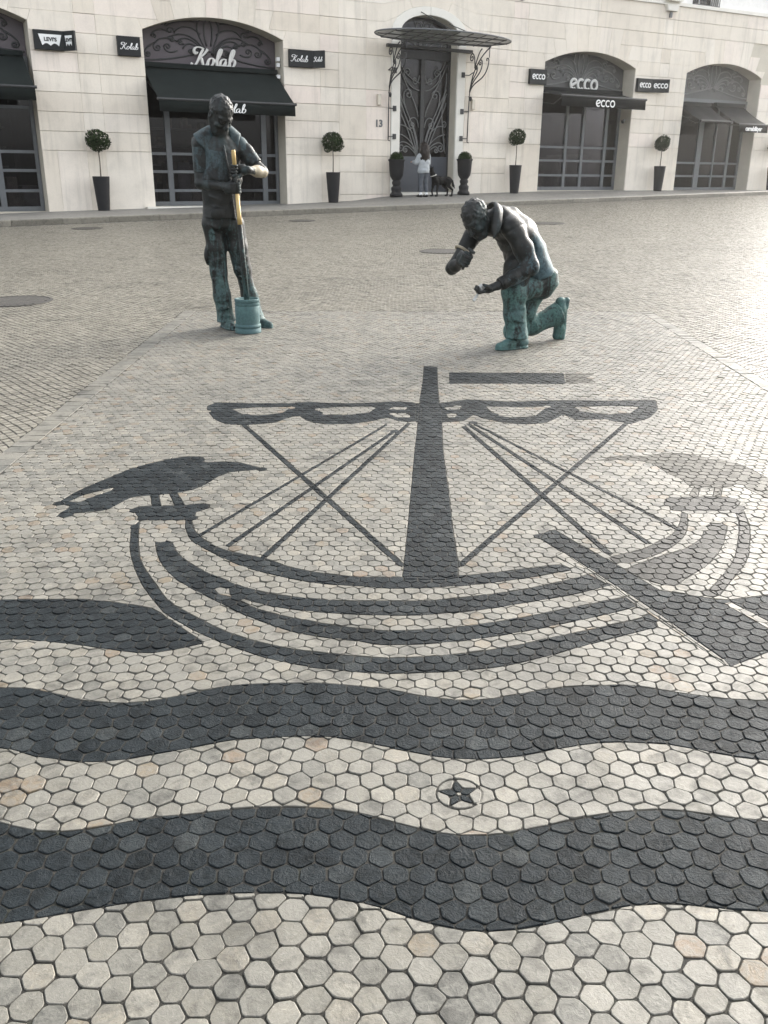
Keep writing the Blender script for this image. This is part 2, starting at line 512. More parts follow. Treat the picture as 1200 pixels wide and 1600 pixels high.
# mast and pennant
region('dark', [(662, 572), (683, 572), (684, 600), (686, 630), (690, 640), (692, 700), (700, 760), (708, 830), (716, 880), (716, 905), (628, 905), (632, 870), (640, 790), (648, 700),
                (654, 650), (656, 620), (660, 600)], smooth=False)
region('dark', [(702, 582), (880, 583), (884, 600), (702, 599)], smooth=False)
region('worn', [(884, 583), (930, 584), (915, 590), (932, 597), (884, 600)], smooth=False)

STAR_C = np.array(gnd(717, 1240))
STAR_R = 0.054

BB = [(min(p[0] for p in g), min(p[1] for p in g), max(p[0] for p in g), max(p[1] for p in g)) for k, g in REG]
GARR = [np.array(g) for k, g in REG]

def inside(pt, g):
    x, y = pt
    a = g
    b = np.roll(g, -1, 0)
    c = (a[:, 1] > y) != (b[:, 1] > y)
    if not c.any(): return False
    aa, bb = a[c], b[c]
    xi = aa[:, 0] + (y - aa[:, 1]) * (bb[:, 0] - aa[:, 0]) / (bb[:, 1] - aa[:, 1])
    return bool(np.count_nonzero(xi > x) & 1)

def split_line(poly, p, d):
    n = (-d[1], d[0])
    s = [(q[0] - p[0]) * n[0] + (q[1] - p[1]) * n[1] for q in poly]
    A, B = [], []
    m = len(poly)
    for i in range(m):
        j = (i + 1) % m
        if s[i] >= 0: A.append(poly[i])
        if s[i] <= 0: B.append(poly[i])
        if s[i] * s[j] < 0:
            t = s[i] / (s[i] - s[j])
            q = (poly[i][0] + t * (poly[j][0] - poly[i][0]), poly[i][1] + t * (poly[j][1] - poly[i][1]))
            A.append(q)
            B.append(q)
    return A, B

def pieces_of(poly, g, depth=0):
    """split a convex cell along the boundary polyline g (array); returns convex pieces"""
    if depth > 3: return [poly]
    P = np.array(poly)
    lo, hi = P.min(0), P.max(0)
    a = g
    b = np.roll(g, -1, 0)
    m = ~((np.maximum(a[:, 0], b[:, 0]) < lo[0]) | (np.minimum(a[:, 0], b[:, 0]) > hi[0]) | (np.maximum(a[:, 1], b[:, 1]) < lo[1]) | (np.minimum(a[:, 1], b[:, 1]) > hi[1]))
    idx = np.nonzero(m)[0]
    if len(idx) == 0: return [poly]
    hits = []
    n = len(poly)
    for i in idx:
        ax, ay = a[i]
        dx, dy = b[i] - a[i]
        for k in range(n):
            px, py = poly[k]
            qx, qy = poly[(k + 1) % n]
            ex, ey_ = qx - px, qy - py
            den = dx * ey_ - dy * ex
            if abs(den) < 1e-14: continue
            t = ((px - ax) * ey_ - (py - ay) * ex) / den
            u = ((px - ax) * dy - (py - ay) * dx) / den
            if 0 <= t < 1 and 0 <= u < 1: hits.append((i + t, ax + t * dx, ay + t * dy))
    hits.sort()
    for (t0, x0, y0), (t1, x1, y1) in zip(hits, hits[1:] + hits[:1]):
        L = math.hypot(x1 - x0, y1 - y0)
        if L < 0.006 or abs(t1 - t0) > len(idx) + 2: continue
        # is the stretch of boundary between the two hits inside the cell?
        tm = (t0 + t1) / 2
        i = int(tm) % len(g)
        mx, my = a[i] + (b[i] - a[i]) * (tm - int(tm))
        if not inside((mx, my), P): continue
        A, B = split_line(poly, (x0, y0), ((x1 - x0) / L, (y1 - y0) / L))
        if len(A) < 3 or len(B) < 3 or abs(area(A)) < 4e-5 or abs(area(B)) < 4e-5: continue
        return pieces_of(A, g, depth + 1) + pieces_of(B, g, depth + 1)
    return [poly]

def classify(c):
    for (k, g), ga, bb in zip(reversed(REG), reversed(GARR), reversed(BB)):
        if bb[0] <= c[0] <= bb[2] and bb[1] <= c[1] <= bb[3] and inside(c, ga): return k
    return 'light'

CX0, CX1, CY0, CY1 = -1.815, 2.40, 0.78, 8.6          # the patterned carpet in the plaza
def hexcells():
    """three lattices: in front of the near wave, between the waves, and the rest of the carpet"""
    top = {}
    def hsh(key):
        if key not in top: top[key] = (random.gauss(0, 0.036), random.gauss(0, 0.036))
        return top[key]
    cells = []
    s3 = math.sqrt(3)
    e1 = np.array([gnd(*p) for p in W1B])
    e2 = np.array([gnd(*p) for p in W2T])
    for kind, L, y0, y1, turned, K in ((0, .0590, CY0 - .1, 1.75, True, 0), (1, .0575, 1.15, 2.6, False, 0), (2, .0520, 1.95, CY1 + .1, False, -.022)):
        def warp(x, y):
            if K:
                x = .2 + (x - .2) * math.exp(K * (y - 2.2)) * 1.0
                y = 2.2 + (math.exp(K * (y - 2.2)) - 1) / K
            return (x + 0.010 * math.sin(3.1 * y + x), y + 0.010 * math.sin(2.3 * x + 0.7 * y))
        span = int(2.9 / L) + 2
        for j in range(-span, int(9.8 / L) if kind == 2 else int(3.2 / L)):
            for i in range(-int(3.4 / L), int(3.4 / L) + (int(3.0 / L) if turned else 0)):
                cx, cy = (i + .5 * (j % 2)) * L, j * L * s3 / 2
                ax, ay = (cy - 1.2, cx) if turned else (cx, cy + 1.0)
                if not (-2.6 < ax < 3.3 and y0 - .2 < ay < y1 + 2.2): continue
                pts = []
                for k in range(6):
                    a = math.radians(60 * k + (0 if turned else 30))
                    px, py = ax + L / s3 * math.cos(a), ay + L / s3 * math.sin(a)
                    jx, jy = hsh((kind, round(px * 500), round(py * 500)))
                    pts.append(warp(px + jx * L, py + jy * L))
                mx = sum(p[0] for p in pts) / 6
                my = sum(p[1] for p in pts) / 6
                if not (y0 < my < y1): continue
                if kind == 0 and abs(mx) > 1.9: continue
                if not (CX0 - .008 < mx < CX1 + .008 and CY0 < my < CY1 + .008): continue
                pts = [(min(CX1 - .001, max(CX0 + .001, p[0])), min(CY1, p[1])) for p in pts]
                lo_ = float(np.interp(mx, e1[:, 0], e1[:, 1]))
                hi_ = float(np.interp(mx, e2[:, 0], e2[:, 1]))
                if kind == 0 and my > lo_ + .05: continue
                if kind == 1 and not (lo_ - .05 < my < hi_ + .05): continue
                if kind == 2 and my < hi_ - .05: continue
                if area(pts) < 0: pts = pts[::-1]
                cells.append((kind, lo_, hi_, pts))
    return cells

STONES = []                                            # (kind, polygon, distance)
def make_stones():
    for kind, lo_, hi_, pts in hexcells():
        xs = [p[0] for p in pts]
        ys = [p[1] for p in pts]
        lo0, hi0, lo1, hi1 = min(xs), max(xs), min(ys), max(ys)
        if math.hypot((lo0 + hi0) / 2 - STAR_C[0], (lo1 + hi1) / 2 - STAR_C[1]) < STAR_R + .06:      # stones trimmed round the star
            A0 = area(pts)
            rr = STAR_R + .0006
            q = [np.array(p) - STAR_C for p in crom(pts, 3, closed=True)] if False else [np.array(pts[a]) * (1 - t) + np.array(pts[(a + 1) % len(pts)]) * t - STAR_C for a in range(len(pts)) for t in (0, .34, .67)]
            if np.linalg.norm(np.mean(q, 0)) < rr * .86: continue
            if any(np.linalg.norm(p) < rr for p in q):
                q = [p if np.linalg.norm(p) >= rr else p / (np.linalg.norm(p) + 1e-9) * rr for p in q]
                pts = [tuple(p + STAR_C) for p in q]
                if area(pts) < .30 * A0: continue
                STONES.append(('light', pts, tuple(np.mean(np.array(pts), 0))))
                continue
        ps = [pts]
        for (k, g), ga, bb in zip(REG, GARR, BB):
            if bb[2] < lo0 or bb[0] > hi0 or bb[3] < lo1 or bb[1] > hi1: continue
            ps = [q for p in ps for q in pieces_of(p, ga)]
        for p in ps:
            A = abs(area(p))
            if A < 1.1e-4: continue
            c = (sum(q[0] for q in p) / len(p), sum(q[1] for q in p) / len(p))
            k_ = classify(c)
            if kind == 0 and (inside(c, GARR[0]) or c[1] > lo_ + .03): continue
            if kind == 1 and ((c[1] < lo_ + .03 and not inside(c, GARR[0])) or (c[1] > hi_ - .03 and not inside(c, GARR[1]))): continue
            if kind == 2 and (inside(c, GARR[1]) or c[1] < hi_ - .03): continue
            STONES.append((k_, p, c))
make_stones()

def stone_geo(poly, near, tone, kind):
    """top face, rounded corners and a bevelled skirt for one stone, in plaza coordinates"""
    gap = (0.0010 if kind == 'light' else 0.0012) + abs(random.gauss(0, 0.0008))
    cl = []
    for q in poly:                                     # drop corners that nearly coincide
        if not cl or math.hypot(q[0] - cl[-1][0], q[1] - cl[-1][1]) > .003: cl.append(q)
    if len(cl) > 3 and math.hypot(cl[0][0] - cl[-1][0], cl[0][1] - cl[-1][1]) <= .003: cl.pop()
    if len(cl) < 3: return None
    p = inset(cl, gap)
    if area(p) < .5 * area(cl):
        c0 = np.mean(np.array(cl), 0)
        p = [tuple(np.array(q) * .92 + c0 * .08) for q in cl]
    if area(p) <= 2e-5: return None
    n = len(p)
    ring = []
    if near:
        for i in range(n):
            a, b, c = np.array(p[i - 1]), np.array(p[i]), np.array(p[(i + 1) % n])
            la, lc = np.linalg.norm(a - b), np.linalg.norm(c - b)
            t = min(0.004, la * .3, lc * .3) * random.uniform(.6, 1.5)
            ring.append(tuple(b + (a - b) / (la + 1e-9) * t))
            ring.append(tuple(b + (c - b) / (lc + 1e-9) * t))
    else:
        ring = list(p)
    m = len(ring)
    h = max(random.gauss(0, 0.0009), -.0006)
    tx, ty = random.gauss(0, 0.012 if kind == 'dark' else 0.018), random.gauss(0, 0.012 if kind == 'dark' else 0.018)
    c = np.mean(np.array(ring), 0)
    def Z(q, dz): return h + dz + tx * (q[0] - c[0]) + ty * (q[1] - c[1])
    bev = random.uniform(.0009, .0018) if near else 0.0012
    top = inset(ring, bev)
    if area(top) < .6 * area(ring): top = [tuple(np.array(q) * .93 + c * .07) for q in ring]
    vs = [(q[0], q[1], -0.012) for q in ring] + [(q[0], q[1], Z(q, -0.0013) + (random.gauss(0, .0004) if near else 0)) for q in ring] + [(q[0], q[1], Z(q, 0)) for q in top]
    fs = []
    for i in range(m):
        j = (i + 1) % m
        fs.append((i, j, m + j, m + i))
        fs.append((m + i, m + j, 2 * m + j, 2 * m + i))
    fs.append([2 * m + i for i in range(m)])
    return vs, fs

plaza = bpy.data.objects.new("plaza_paving", None)
def big_ground():
    mb = MB()
    S = 260
    mb.add([(-S, -60, -0.0030), (S, -60, -0.0030), (S, 420, -0.0030), (-S, 420, -0.0030)], [(0, 1, 2, 3)])
    o = mb.build("plaza_ground", M['grout'])
    o.matrix_world = GM
    return tag(o, kind='structure')
plaza = big_ground()

def tone_for(kind):
    r = random.random()
    if kind == 'light':
        if r < 0.055: return random.uniform(.90, 1.0)
        return min(.86, max(0.02, random.gauss(.5, .24)))
    return min(1, max(0, random.gauss(.42, .30)))

def lay_stones():
    names = {'light': 'hexagon_stone', 'dark': 'basalt_stone', 'worn': 'basalt_stone', 'aged': 'basalt_stone'}
    groups = {'light': [], 'dark': [], 'worn': [], 'aged': []}
    for k, p, c in STONES:
        groups[k].append((c[1] + 0.25 * max(0, abs(c[0]) - .45 * c[1]) * 40, p, c))
    for k in groups:
        groups[k].sort(key=lambda s: s[0])
        rest = MB()
        quota = {'light': 300, 'dark': 300, 'worn': 0, 'aged': 0}[k]
        cnt = 0
        for dist, p, c in groups[k]:
            near = c[1] < 3.4
            tone = tone_for(k)
            g = stone_geo(p, near, tone, k)
            if g is None: continue
            if cnt < quota and abs(area(p)) > 4e-4:
                mb = MB()
                o0 = np.array([c[0], c[1], 0.0])
                mb.add([np.array(v) - o0 for v in g[0]], g[1], tone)
                o = mb.build(names[k], M[k], plaza)
                o.location = (c[0], c[1], 0)
                cnt += 1
            else:
                rest.add(g[0], g[1], tone)
        o = rest.build({'light': 'hexagon_stone_field', 'dark': 'basalt_stone_field', 'worn': 'worn_stone_field', 'aged': 'aged_stone_field'}[k], M[k], plaza)
        tag(o, kind='stuff')
lay_stones()

def lay_star():
    c = STAR_C
    mb_l = []
    R = STAR_R
    a0 = math.radians(97)
    out = [c + (R - .004) * np.array([math.cos(a0 + 2 * math.pi * k / 5), math.sin(a0 + 2 * math.pi * k / 5)]) for k in range(5)]
    inn = [c + R * .42 * np.array([math.cos(a0 + 2 * math.pi * (k + .5) / 5), math.sin(a0 + 2 * math.pi * (k + .5) / 5)]) for k in range(5)]
    hub = [c + R * .12 * np.array([math.cos(a0 + 2 * math.pi * (k + .5) / 5), math.sin(a0 + 2 * math.pi * (k + .5) / 5)]) for k in range(5)]
    def put(poly, kind, name, tone):
        g = stone_geo([tuple(q) for q in poly], True, tone, kind)
        if g is None: return
        mb = MB()
        o0 = np.array([c[0], c[1], 0.0])
        mb.add([np.array(v) - o0 for v in g[0]], g[1], tone)
        o = mb.build(name, M[kind], plaza)
        o.location = (c[0], c[1], 0)
    for k in range(5):
        put([hub[k - 1], inn[k - 1], out[k], inn[k], hub[k]], 'dark', 'star_point_stone', .6)
        arc = [c + R * np.array([math.cos(a), math.sin(a)]) for a in np.linspace(a0 + 2 * math.pi * k / 5, a0 + 2 * math.pi * (k + 1) / 5, 7)[1:-1]]
        put([inn[k], out[k]] + arc[::1] + [out[(k + 1) % 5]], 'light', 'star_infill_stone', .55)
    put(hub, 'light', 'star_hub_stone', .8)
lay_star()

# border courses of larger slabs along both sides of the carpet
def lay_border():
    for side in (0, 1):
        y = 2.2 if side else 2.2
        while y < CY1:
            L = random.uniform(.075, .12)
            for col_ in ((0,)):
                x0, x1 = (CX0 - .118, CX0 - .001) if side == 0 else (CX1 + .001, CX1 + .104)
                p = [(x0 + random.gauss(0, .003), y), (x1, y), (x1, y + L), (x0 + random.gauss(0, .003), y + L)]
                t = min(.6, max(0, random.gauss(.28, .15)))
                g = stone_geo(p, False, t, 'light')
                if g:
                    mb = MB()
                    mb.add([np.array(v) - np.array([x0, y, 0]) for v in g[0]], g[1], t)
                    o = mb.build("border_slab", M['light'], plaza)
                    o.location = (x0, y, 0)
            y += L
lay_border()

# ------------------------------------------------------------------ kerb line and pavement heights in facade coordinates
KERB_PX = [(-420, 372), (-60, 356), (0, 353), (311, 341), (600, 331), (780, 323), (885, 317), (1000, 311.5), (1095, 307.5), (1200, 303), (1400, 296)]
def gw_px(x, y):
    d = ray(x, y)
    return CAM + d * (-EYE / (d @ gn))
_k = []
for q in KERB_PX:
    p = gw_px(*q) - FO
    _k.append((p @ eu, -(p @ ey), p[2]))
_k = np.array(_k)
_k[:, 1] = np.polyval(np.polyfit(_k[:, 0], _k[:, 1], 2), _k[:, 0])          # an even line
def kerb(u):
    w_ = float(np.interp(u, _k[:, 0], _k[:, 1]))
    P = fworld(u, w_, 0)
    v = -((P - GO) @ gn) / gn[2]                                            # drop to the plaza plane
    return w_, float(v)
BASE_U = [-19, -10.89, -8.2, -4.5, -2.4, -1.2, 1.2, 4.2, 7.8, 13.7, 18]
BASE_V = [-.55, -.33, -.27, -.2, -.12, .02, .06, .13, .15, .15, .15]
KH = 0.11
def pave(u, out):
    wk, vk = kerb(u)
    t = min(1, max(0, out / wk))
    return float(np.interp(u, BASE_U, BASE_V)) * (1 - t) + (vk + KH) * t
def place(px, py, out):
    """point of the pavement under a photo pixel at roughly OUT metres from the wall"""
    d = ray(px, py)
    t = ((FO - out * ey - CAM) @ ey) / (d @ ey)
    u = float((CAM + d * t - FO) @ eu)
    return u, out, pave(u, out)

def lay_setts():
    """square setts laid on the diagonal over the rest of the plaza"""
    pitch = 0.052
    c45, s45 = math.cos(math.radians(43)), math.sin(math.radians(43))
    N = 700
    ii, jj = np.meshgrid(np.arange(-N, N), np.arange(-N, N), indexing='ij')
    a = (ii.ravel() + .5) * pitch
    b = (jj.ravel() + .5) * pitch
    wob = 0.02 * np.sin(b * 1.7 + 1) + .012 * np.sin(b * 5.1)
    a2 = a + wob
    X = c45 * a2 - s45 * b + 1.0
    Y = s45 * a2 + c45 * b + 14.0
    half = 0.4286 * Y * 1.02 + 0.45
    keep = (Y > 2.6) & (Y < 36) & (np.abs(X) < half + .2)
    keep &= ~((X > CX0 - .106) & (X < CX1 + .092) & (Y < CY1 - .012))
    X, Y = X[keep], Y[keep]
    # on the plaza side of the kerb
    W = GO[None] + gx[None] * X[:, None] + gy[None] * Y[:, None] - FO[None]
    u, o = W @ eu, -(W @ ey)
    ku = np.interp(u, _k[:, 0], _k[:, 1])
    k2 = o > ku + 0.14
    X, Y = X[k2], Y[k2]
    n = len(X)
    rng = np.random.default_rng(3)
    h = rng.normal(0, 0.0008, n)
    tone = np.clip(rng.normal(.5, .24, n), 0, 1).astype(np.float32)
    hx = pitch * (.5 - .046 - np.abs(rng.normal(0, .024, n)))
    hy = pitch * (.5 - .052 - np.abs(rng.normal(0, .025, n)))
    rot = math.radians(43) + rng.normal(0, .05, n)
    co, si = np.cos(rot), np.sin(rot)
    sg = np.array([(-1, -1), (1, -1), (1, 1), (-1, 1)], float)
    def ring(scale, z, jit):
        lx = sg[None, :, 0] * hx[:, None] * scale + rng.normal(0, jit, (n, 4))
        ly = sg[None, :, 1] * hy[:, None] * scale + rng.normal(0, jit, (n, 4))
        x = X[:, None] + co[:, None] * lx - si[:, None] * ly
        y = Y[:, None] + si[:, None] * lx + co[:, None] * ly
        zz = np.broadcast_to(np.asarray(z)[:, None] if np.ndim(z) else np.full((1, 1), z), (n, 4))
        return np.stack([x, y, zz], 2)
    tilt = rng.normal(0, .0006, (n, 4))
    top = ring(.945, h, .0016)
    top[:, :, 2] += tilt
    bot = ring(1.0, np.full(n, -0.010), .001)
    # trim the setts that meet the carpet
    bx0, bx1 = CX0 - .119, CX1 + .105
    side_ = Y < CY1 + .001
    for ar in (top, bot):
        l_ = side_ & (X < 0)
        r_ = side_ & (X > 0)
        ar[l_, :, 0] = np.minimum(ar[l_, :, 0], bx0)
        ar[r_, :, 0] = np.maximum(ar[r_, :, 0], bx1)
        f_ = ~side_ & (X > bx0) & (X < bx1)
        ar[f_, :, 1] = np.maximum(ar[f_, :, 1], CY1 + .001)
    near = Y < 60.0
    # the nearest 300 in view as pieces of their own
    vis = (np.abs(X) < .4286 * Y * .99)
    order = np.argsort(np.where(vis, Y, 1e9))[:300]
    solo = np.zeros(n, bool)
    solo[order] = True
    F4 = np.array([(4, 5, 6, 7), (0, 1, 5, 4), (1, 2, 6, 5), (2, 3, 7, 6), (3, 0, 4, 7)])
    for i in order:
        mb = MB()
        vv = np.concatenate([bot[i], top[i]]) - np.array([X[i], Y[i], 0])
        mb.add(vv, [tuple(f) for f in F4], float(tone[i]))
        ob = mb.build("sett", M['sett'], plaza)
        ob.location = (X[i], Y[i], 0)
    for name, sel, full in (("sett_field", near & ~solo, True), ("distant_sett_field", ~near & ~solo, False)):
        m = int(sel.sum())
        if full:
            V = np.concatenate([bot[sel], top[sel]], 1).reshape(-1, 3)
            fc = (F4[None] + 8 * np.arange(m)[:, None, None]).reshape(-1)
            nf, tn = 5 * m, np.repeat(tone[sel], 5)
        else:
            V = top[sel].reshape(-1, 3)
            fc = np.arange(4 * m)
            nf, tn = m, tone[sel]
        me = bpy.data.meshes.new(name)
        me.vertices.add(len(V))
        me.vertices.foreach_set("co", V.astype(np.float32).ravel())
        me.loops.add(4 * nf)
        me.loops.foreach_set("vertex_index", fc.astype(np.int32))
        me.polygons.add(nf)
        me.polygons.foreach_set("loop_start", np.arange(0, 4 * nf, 4, dtype=np.int32))
        me.polygons.foreach_set("loop_total", np.full(nf, 4, np.int32))
        me.update(calc_edges=True)
        me.polygons.foreach_set("use_smooth", np.zeros(nf, bool))
        at = me.attributes.new("tone", 'FLOAT', 'FACE')
        at.data.foreach_set("value", tn.astype(np.float32))
        me.materials.append(M['sett'])
        tag(link(bpy.data.objects.new(name, me), plaza), kind='stuff')
lay_setts()
#@@BUILDING
# ------------------------------------------------------------------ building materials
def mat_facade():
    t = NT("cream_limestone")
    geo = t.n("NewGeometry").outputs["Position"]
    tone = attr(t)
    c = t.ramp(tone, [(0.0, (0.6860, 0.6167, 0.5192)), (0.35, (0.7310, 0.6662, 0.5695)), (0.7, (0.7591, 0.6993, 0.6085)), (0.9, (0.7647, 0.6717, 0.5918)), (1.0, (0.7872, 0.7323, 0.6476))])
    n1 = t.noise(geo, 2.4, 5, 0.6, 0.4)
    n2 = t.noise(geo, 30, 4, 0.7)
    n3 = t.noise(geo, 0.5, 3)
    c = t.mix(1.0, c, t.ramp(n1, [(0.28, 0.90), (0.5, 1.0), (0.75, 1.03)]), 'MULTIPLY')
    c = t.mix(1.0, c, t.ramp(n2, [(0.3, 0.96), (0.7, 1.03)]), 'MULTIPLY')
    c = t.mix(1.0, c, t.ramp(n3, [(0.35, 0.93), (0.65, 1.03)]), 'MULTIPLY')
    # grime creeping up from the pavement and faint vertical streaks
    sep = t.n("SeparateXYZ")
    t.l(t.coord(), sep.inputs[0])
    mp = t.n("Mapping")
    mp.inputs["Scale"].default_value = (3.0, 3.0, 0.22)
    t.l(geo, mp.inputs["Vector"])
    st = t.noise(mp.outputs[0], 2.0, 4, 0.6)
    c = t.mix(t.ramp(st, [(0.52, 0.0), (0.78, 0.42)]), c, (0.36, 0.33, 0.28))
    t.set(Base_Color=c, Roughness=0.75, Specular_IOR_Level=0.3)
    t.bump(n2, 0.15, 0.003)
    return t.m
M['facade'] = mat_facade()
M['joint'] = plain("recessed_wall_core", (0.36, 0.33, 0.285), 0.9, var=.08)
M['reveal'] = plain("reveal_limestone", (0.50, 0.46, 0.38), 0.8, var=.1, scale=2.0)
M['stucco'] = plain("white_stucco", (0.78, 0.77, 0.74), 0.8, var=.05)
M['portal'] = plain("pale_portal_stone", (0.70, 0.675, 0.61), 0.7, var=.05, scale=3)
M['iron'] = plain("dark_grey_iron", (0.034, 0.035, 0.036), 0.45, 0.2, var=.25, scale=14)
M['frame'] = plain("grey_painted_metal", (0.105, 0.113, 0.120), 0.4, 0.0, var=.12)
M['tymp'] = plain("purple_grey_panel", (0.078, 0.064, 0.072), 0.5, var=.12, scale=4)
M['tympg'] = plain("grey_panel", (0.060, 0.062, 0.061), 0.5, var=.12, scale=4)
M['doorgrey'] = plain("slate_grey_door_paint", (0.065, 0.072, 0.085), 0.4, var=.1, scale=3)
M['ornament'] = plain('pale_grey_relief', (0.15, 0.152, 0.148), 0.5, var=.1)
M['black'] = plain("black_sign_enamel", (0.016, 0.018, 0.019), 0.4, var=.1)
M['white'] = plain("white_lettering", (0.80, 0.80, 0.78), 0.5, var=.03)
M['silver'] = plain("pale_metal_letters", (0.62, 0.61, 0.58), 0.45, 0.1, var=.05)
M['room'] = plain("dark_shop_interior", (0.075, 0.068, 0.075), 0.9, var=.3, scale=2)
M['shelf'] = plain("shop_display_board", (0.26, 0.24, 0.235), 0.7, var=.3, scale=3)
M['shoe_tan'] = plain("display_goods", (0.34, 0.27, 0.21), 0.6, var=.5, scale=5)
M['pot'] = plain("charcoal_planter", (0.016, 0.016, 0.017), 0.6, var=.15)
M['soil'] = plain("potting_soil", (0.03, 0.024, 0.018), 0.95, var=.3, scale=40)
M['bark'] = plain("grey_brown_bark", (0.10, 0.08, 0.06), 0.9, var=.3, scale=40)
M['lamp'] = plain("brushed_wall_lamp", (0.55, 0.50, 0.42), 0.4, 0.4, var=.05)

def mat_fabric(name, col):
    t = NT(name)
    co = t.coord()
    n1 = t.noise(co, 3, 4)
    c = t.ramp(n1, [(0.3, tuple(x * .8 for x in col)), (0.7, tuple(x * 1.2 for x in col))])
    t.set(Base_Color=c, Roughness=0.8)
    t.set(Specular_IOR_Level=0.15)
    t.bump(t.noise(co, 220, 2), 0.2, 0.002)
    return t.m
M['awning'] = mat_fabric("black_green_canvas", (0.0095, 0.0135, 0.0130))
M['awning2'] = mat_fabric("charcoal_canvas", (0.009, 0.0105, 0.011))

def mat_glass(name, tint, rough=0.03):
    t = NT(name)
    t.t.nodes.remove(t.b)
    tr = t.n("BsdfTransparent")
    tr.inputs[0].default_value = (*tint, 1)
    gl = t.n("BsdfGlossy")
    gl.inputs["Roughness"].default_value = rough
    gl.inputs["Color"].default_value = (.6, .6, .62, 1)
    fr = t.n("Fresnel")
    fr.inputs[0].default_value = 1.5
    geo = t.n("NewGeometry").outputs["Position"]
    b = t.n("Bump")
    b.inputs["Strength"].default_value = 0.06
    b.inputs["Distance"].default_value = 0.05
    t.l(t.noise(geo, 0.9, 2), b.inputs["Height"])
    t.l(b.outputs[0], gl.inputs["Normal"])
    mx = t.n("MixShader")
    t.l(fr.outputs[0], mx.inputs[0])
    t.l(tr.outputs[0], mx.inputs[1])
    t.l(gl.outputs[0], mx.inputs[2])
    t.l(mx.outputs[0], t.out.inputs[0])
    return t.m
M['glass'] = mat_glass("tinted_shop_glass", (0.55, 0.55, 0.58))
M['clear'] = plain('dusty_canopy_glass', (0.30, 0.315, 0.30), 0.3, var=.15, scale=3)
M['clear'].node_tree.nodes['Principled BSDF'].inputs['Alpha'].default_value = 0.66

# ------------------------------------------------------------------ pavement with kerb
def build_pavement():
    us = np.linspace(-19, 17.5, 74)
    mb = MB()
    vs, fs = [], []
    NW = 7
    for u in us:
        wk, vk = kerb(u)
        for k in range(NW):
            o = -0.7 + (wk - 0.02 + 0.7) * k / (NW - 1)
            vs.append((u, -o, pave(u, max(0, o))))
    for i in range(len(us) - 1):
        for k in range(NW - 1):
            a = i * NW + k
            fs.append((a, a + 1, a + NW + 1, a + NW))
    t = NT("pavement_limestone_setts")
    geo = t.n("NewGeometry").outputs["Position"]
    vo = t.n("TexVoronoi")
    vo.inputs["Scale"].default_value = 17
    t.l(geo, vo.inputs["Vector"])
    n1 = t.noise(geo, 1.1, 4)
    c = t.ramp(vo.outputs["Color"], [(0.0, (0.15, 0.145, 0.13)), (1.0, (0.225, 0.217, 0.195))])
    c = t.mix(1.0, c, t.ramp(n1, [(0.3, .85), (0.7, 1.1)]), 'MULTIPLY')
    t.set(Base_Color=c, Roughness=0.6)
    t.bump(vo.outputs["Distance"], 0.4, -0.01)
    mb.add(vs, [f[::-1] for f in fs])
    o = mb.build("sidewalk", t.m)
    o.matrix_world = FM
    tag(o, kind='structure')
    # kerb stones
    u = -17.5
    while u < 16.5:
        L = random.uniform(.9, 1.2)
        u1 = u + L - .008
        k = MB()
        P = []
        for uu in (u, u1):
            wk, vk = kerb(uu)
            P.append((uu, wk, vk))
        (a, wa, va), (b, wb_, vb) = P
        d = .14
        vs = [(a, -wa, va - .1), (b, -wb_, vb - .1), (b, -wb_ + d, vb - .1), (a, -wa + d, va - .1),
              (a, -wa, va + KH - .012), (b, -wb_, vb + KH - .012), (a, -wa + .012, va + KH + .004), (b, -wb_ + .012, vb + KH + .004), (b, -wb_ + d, vb + KH + .004), (a, -wa + d, va + KH + .004)]
        k.add(vs, [(0, 1, 5, 4), (4, 5, 7, 6), (6, 7, 8, 9), (0, 4, 6, 9, 3), (1, 2, 8, 7, 5), (2, 3, 9, 8)], random.random())
        k.build("kerb_stone", M['sett'], o)
        u += L
build_pavement()

# ------------------------------------------------------------------ the building
bld = empty("commercial_building", "cream limestone commercial building with arched shop fronts along the plaza", "building", matrix=FM)
AR, RISE = 1.855, 0.38                       # shop arches: half width and rise
SPR = 3.87
ARAD = (AR * AR + RISE * RISE) / (2 * RISE)
ARCHES = [(-12.745, 'levi'), (-6.375, 'kolab'), (6.02, 'ecco'), (12.03, 'right')]
VTOP = 4.963
TH = 0.04                                    # stone thickness in front of the wall core
JT = 0.009

def arch_v(uc, u, ar=AR, rad=ARAD):
    return SPR + RISE - rad + math.sqrt(max(0, rad * rad - (u - uc) ** 2))

def block(poly, tone=None, mat='facade', y0=-TH, y1=0.02, bev=0.0035, name="stone_block", j=JT / 2):
    if area(poly) < 0: poly = poly[::-1]
    p = inset(poly, .0014 if j > .003 else j)
    if area(p) < 1e-3: return
    if j > .003 and len(p) == 4:
        zm = sum(q[1] for q in p) / 4
        p = [(q[0], q[1] + (.0036 if q[1] < zm else -.0036)) for q in p]
    cx = sum(q[0] for q in p) / len(p)
    cz = sum(q[1] for q in p) / len(p)
    mb = MB()
    if tone is None: tone = min(1, max(0, random.gauss(.5, .22)))
    off = random.gauss(0, .0015)
    mb.prism([(q[0] - cx, q[1] - cz) for q in p], y0 + off, y1, bev, tone)
    o = mb.build(name, M[mat], bld)
    o.location = (cx, 0, cz)
    return o

CRS = [1.083, 1.517, 1.950, 2.383, 2.817, 3.25, 3.683, 4.10, 4.53, 4.963, 5.396, 5.80]
def base_v(u): return float(np.interp(u, BASE_U, BASE_V)) - .02
def rect(u0, u1, v0, v1): return [(u0, v0), (u1, v0), (u1, v1), (u0, v1)]

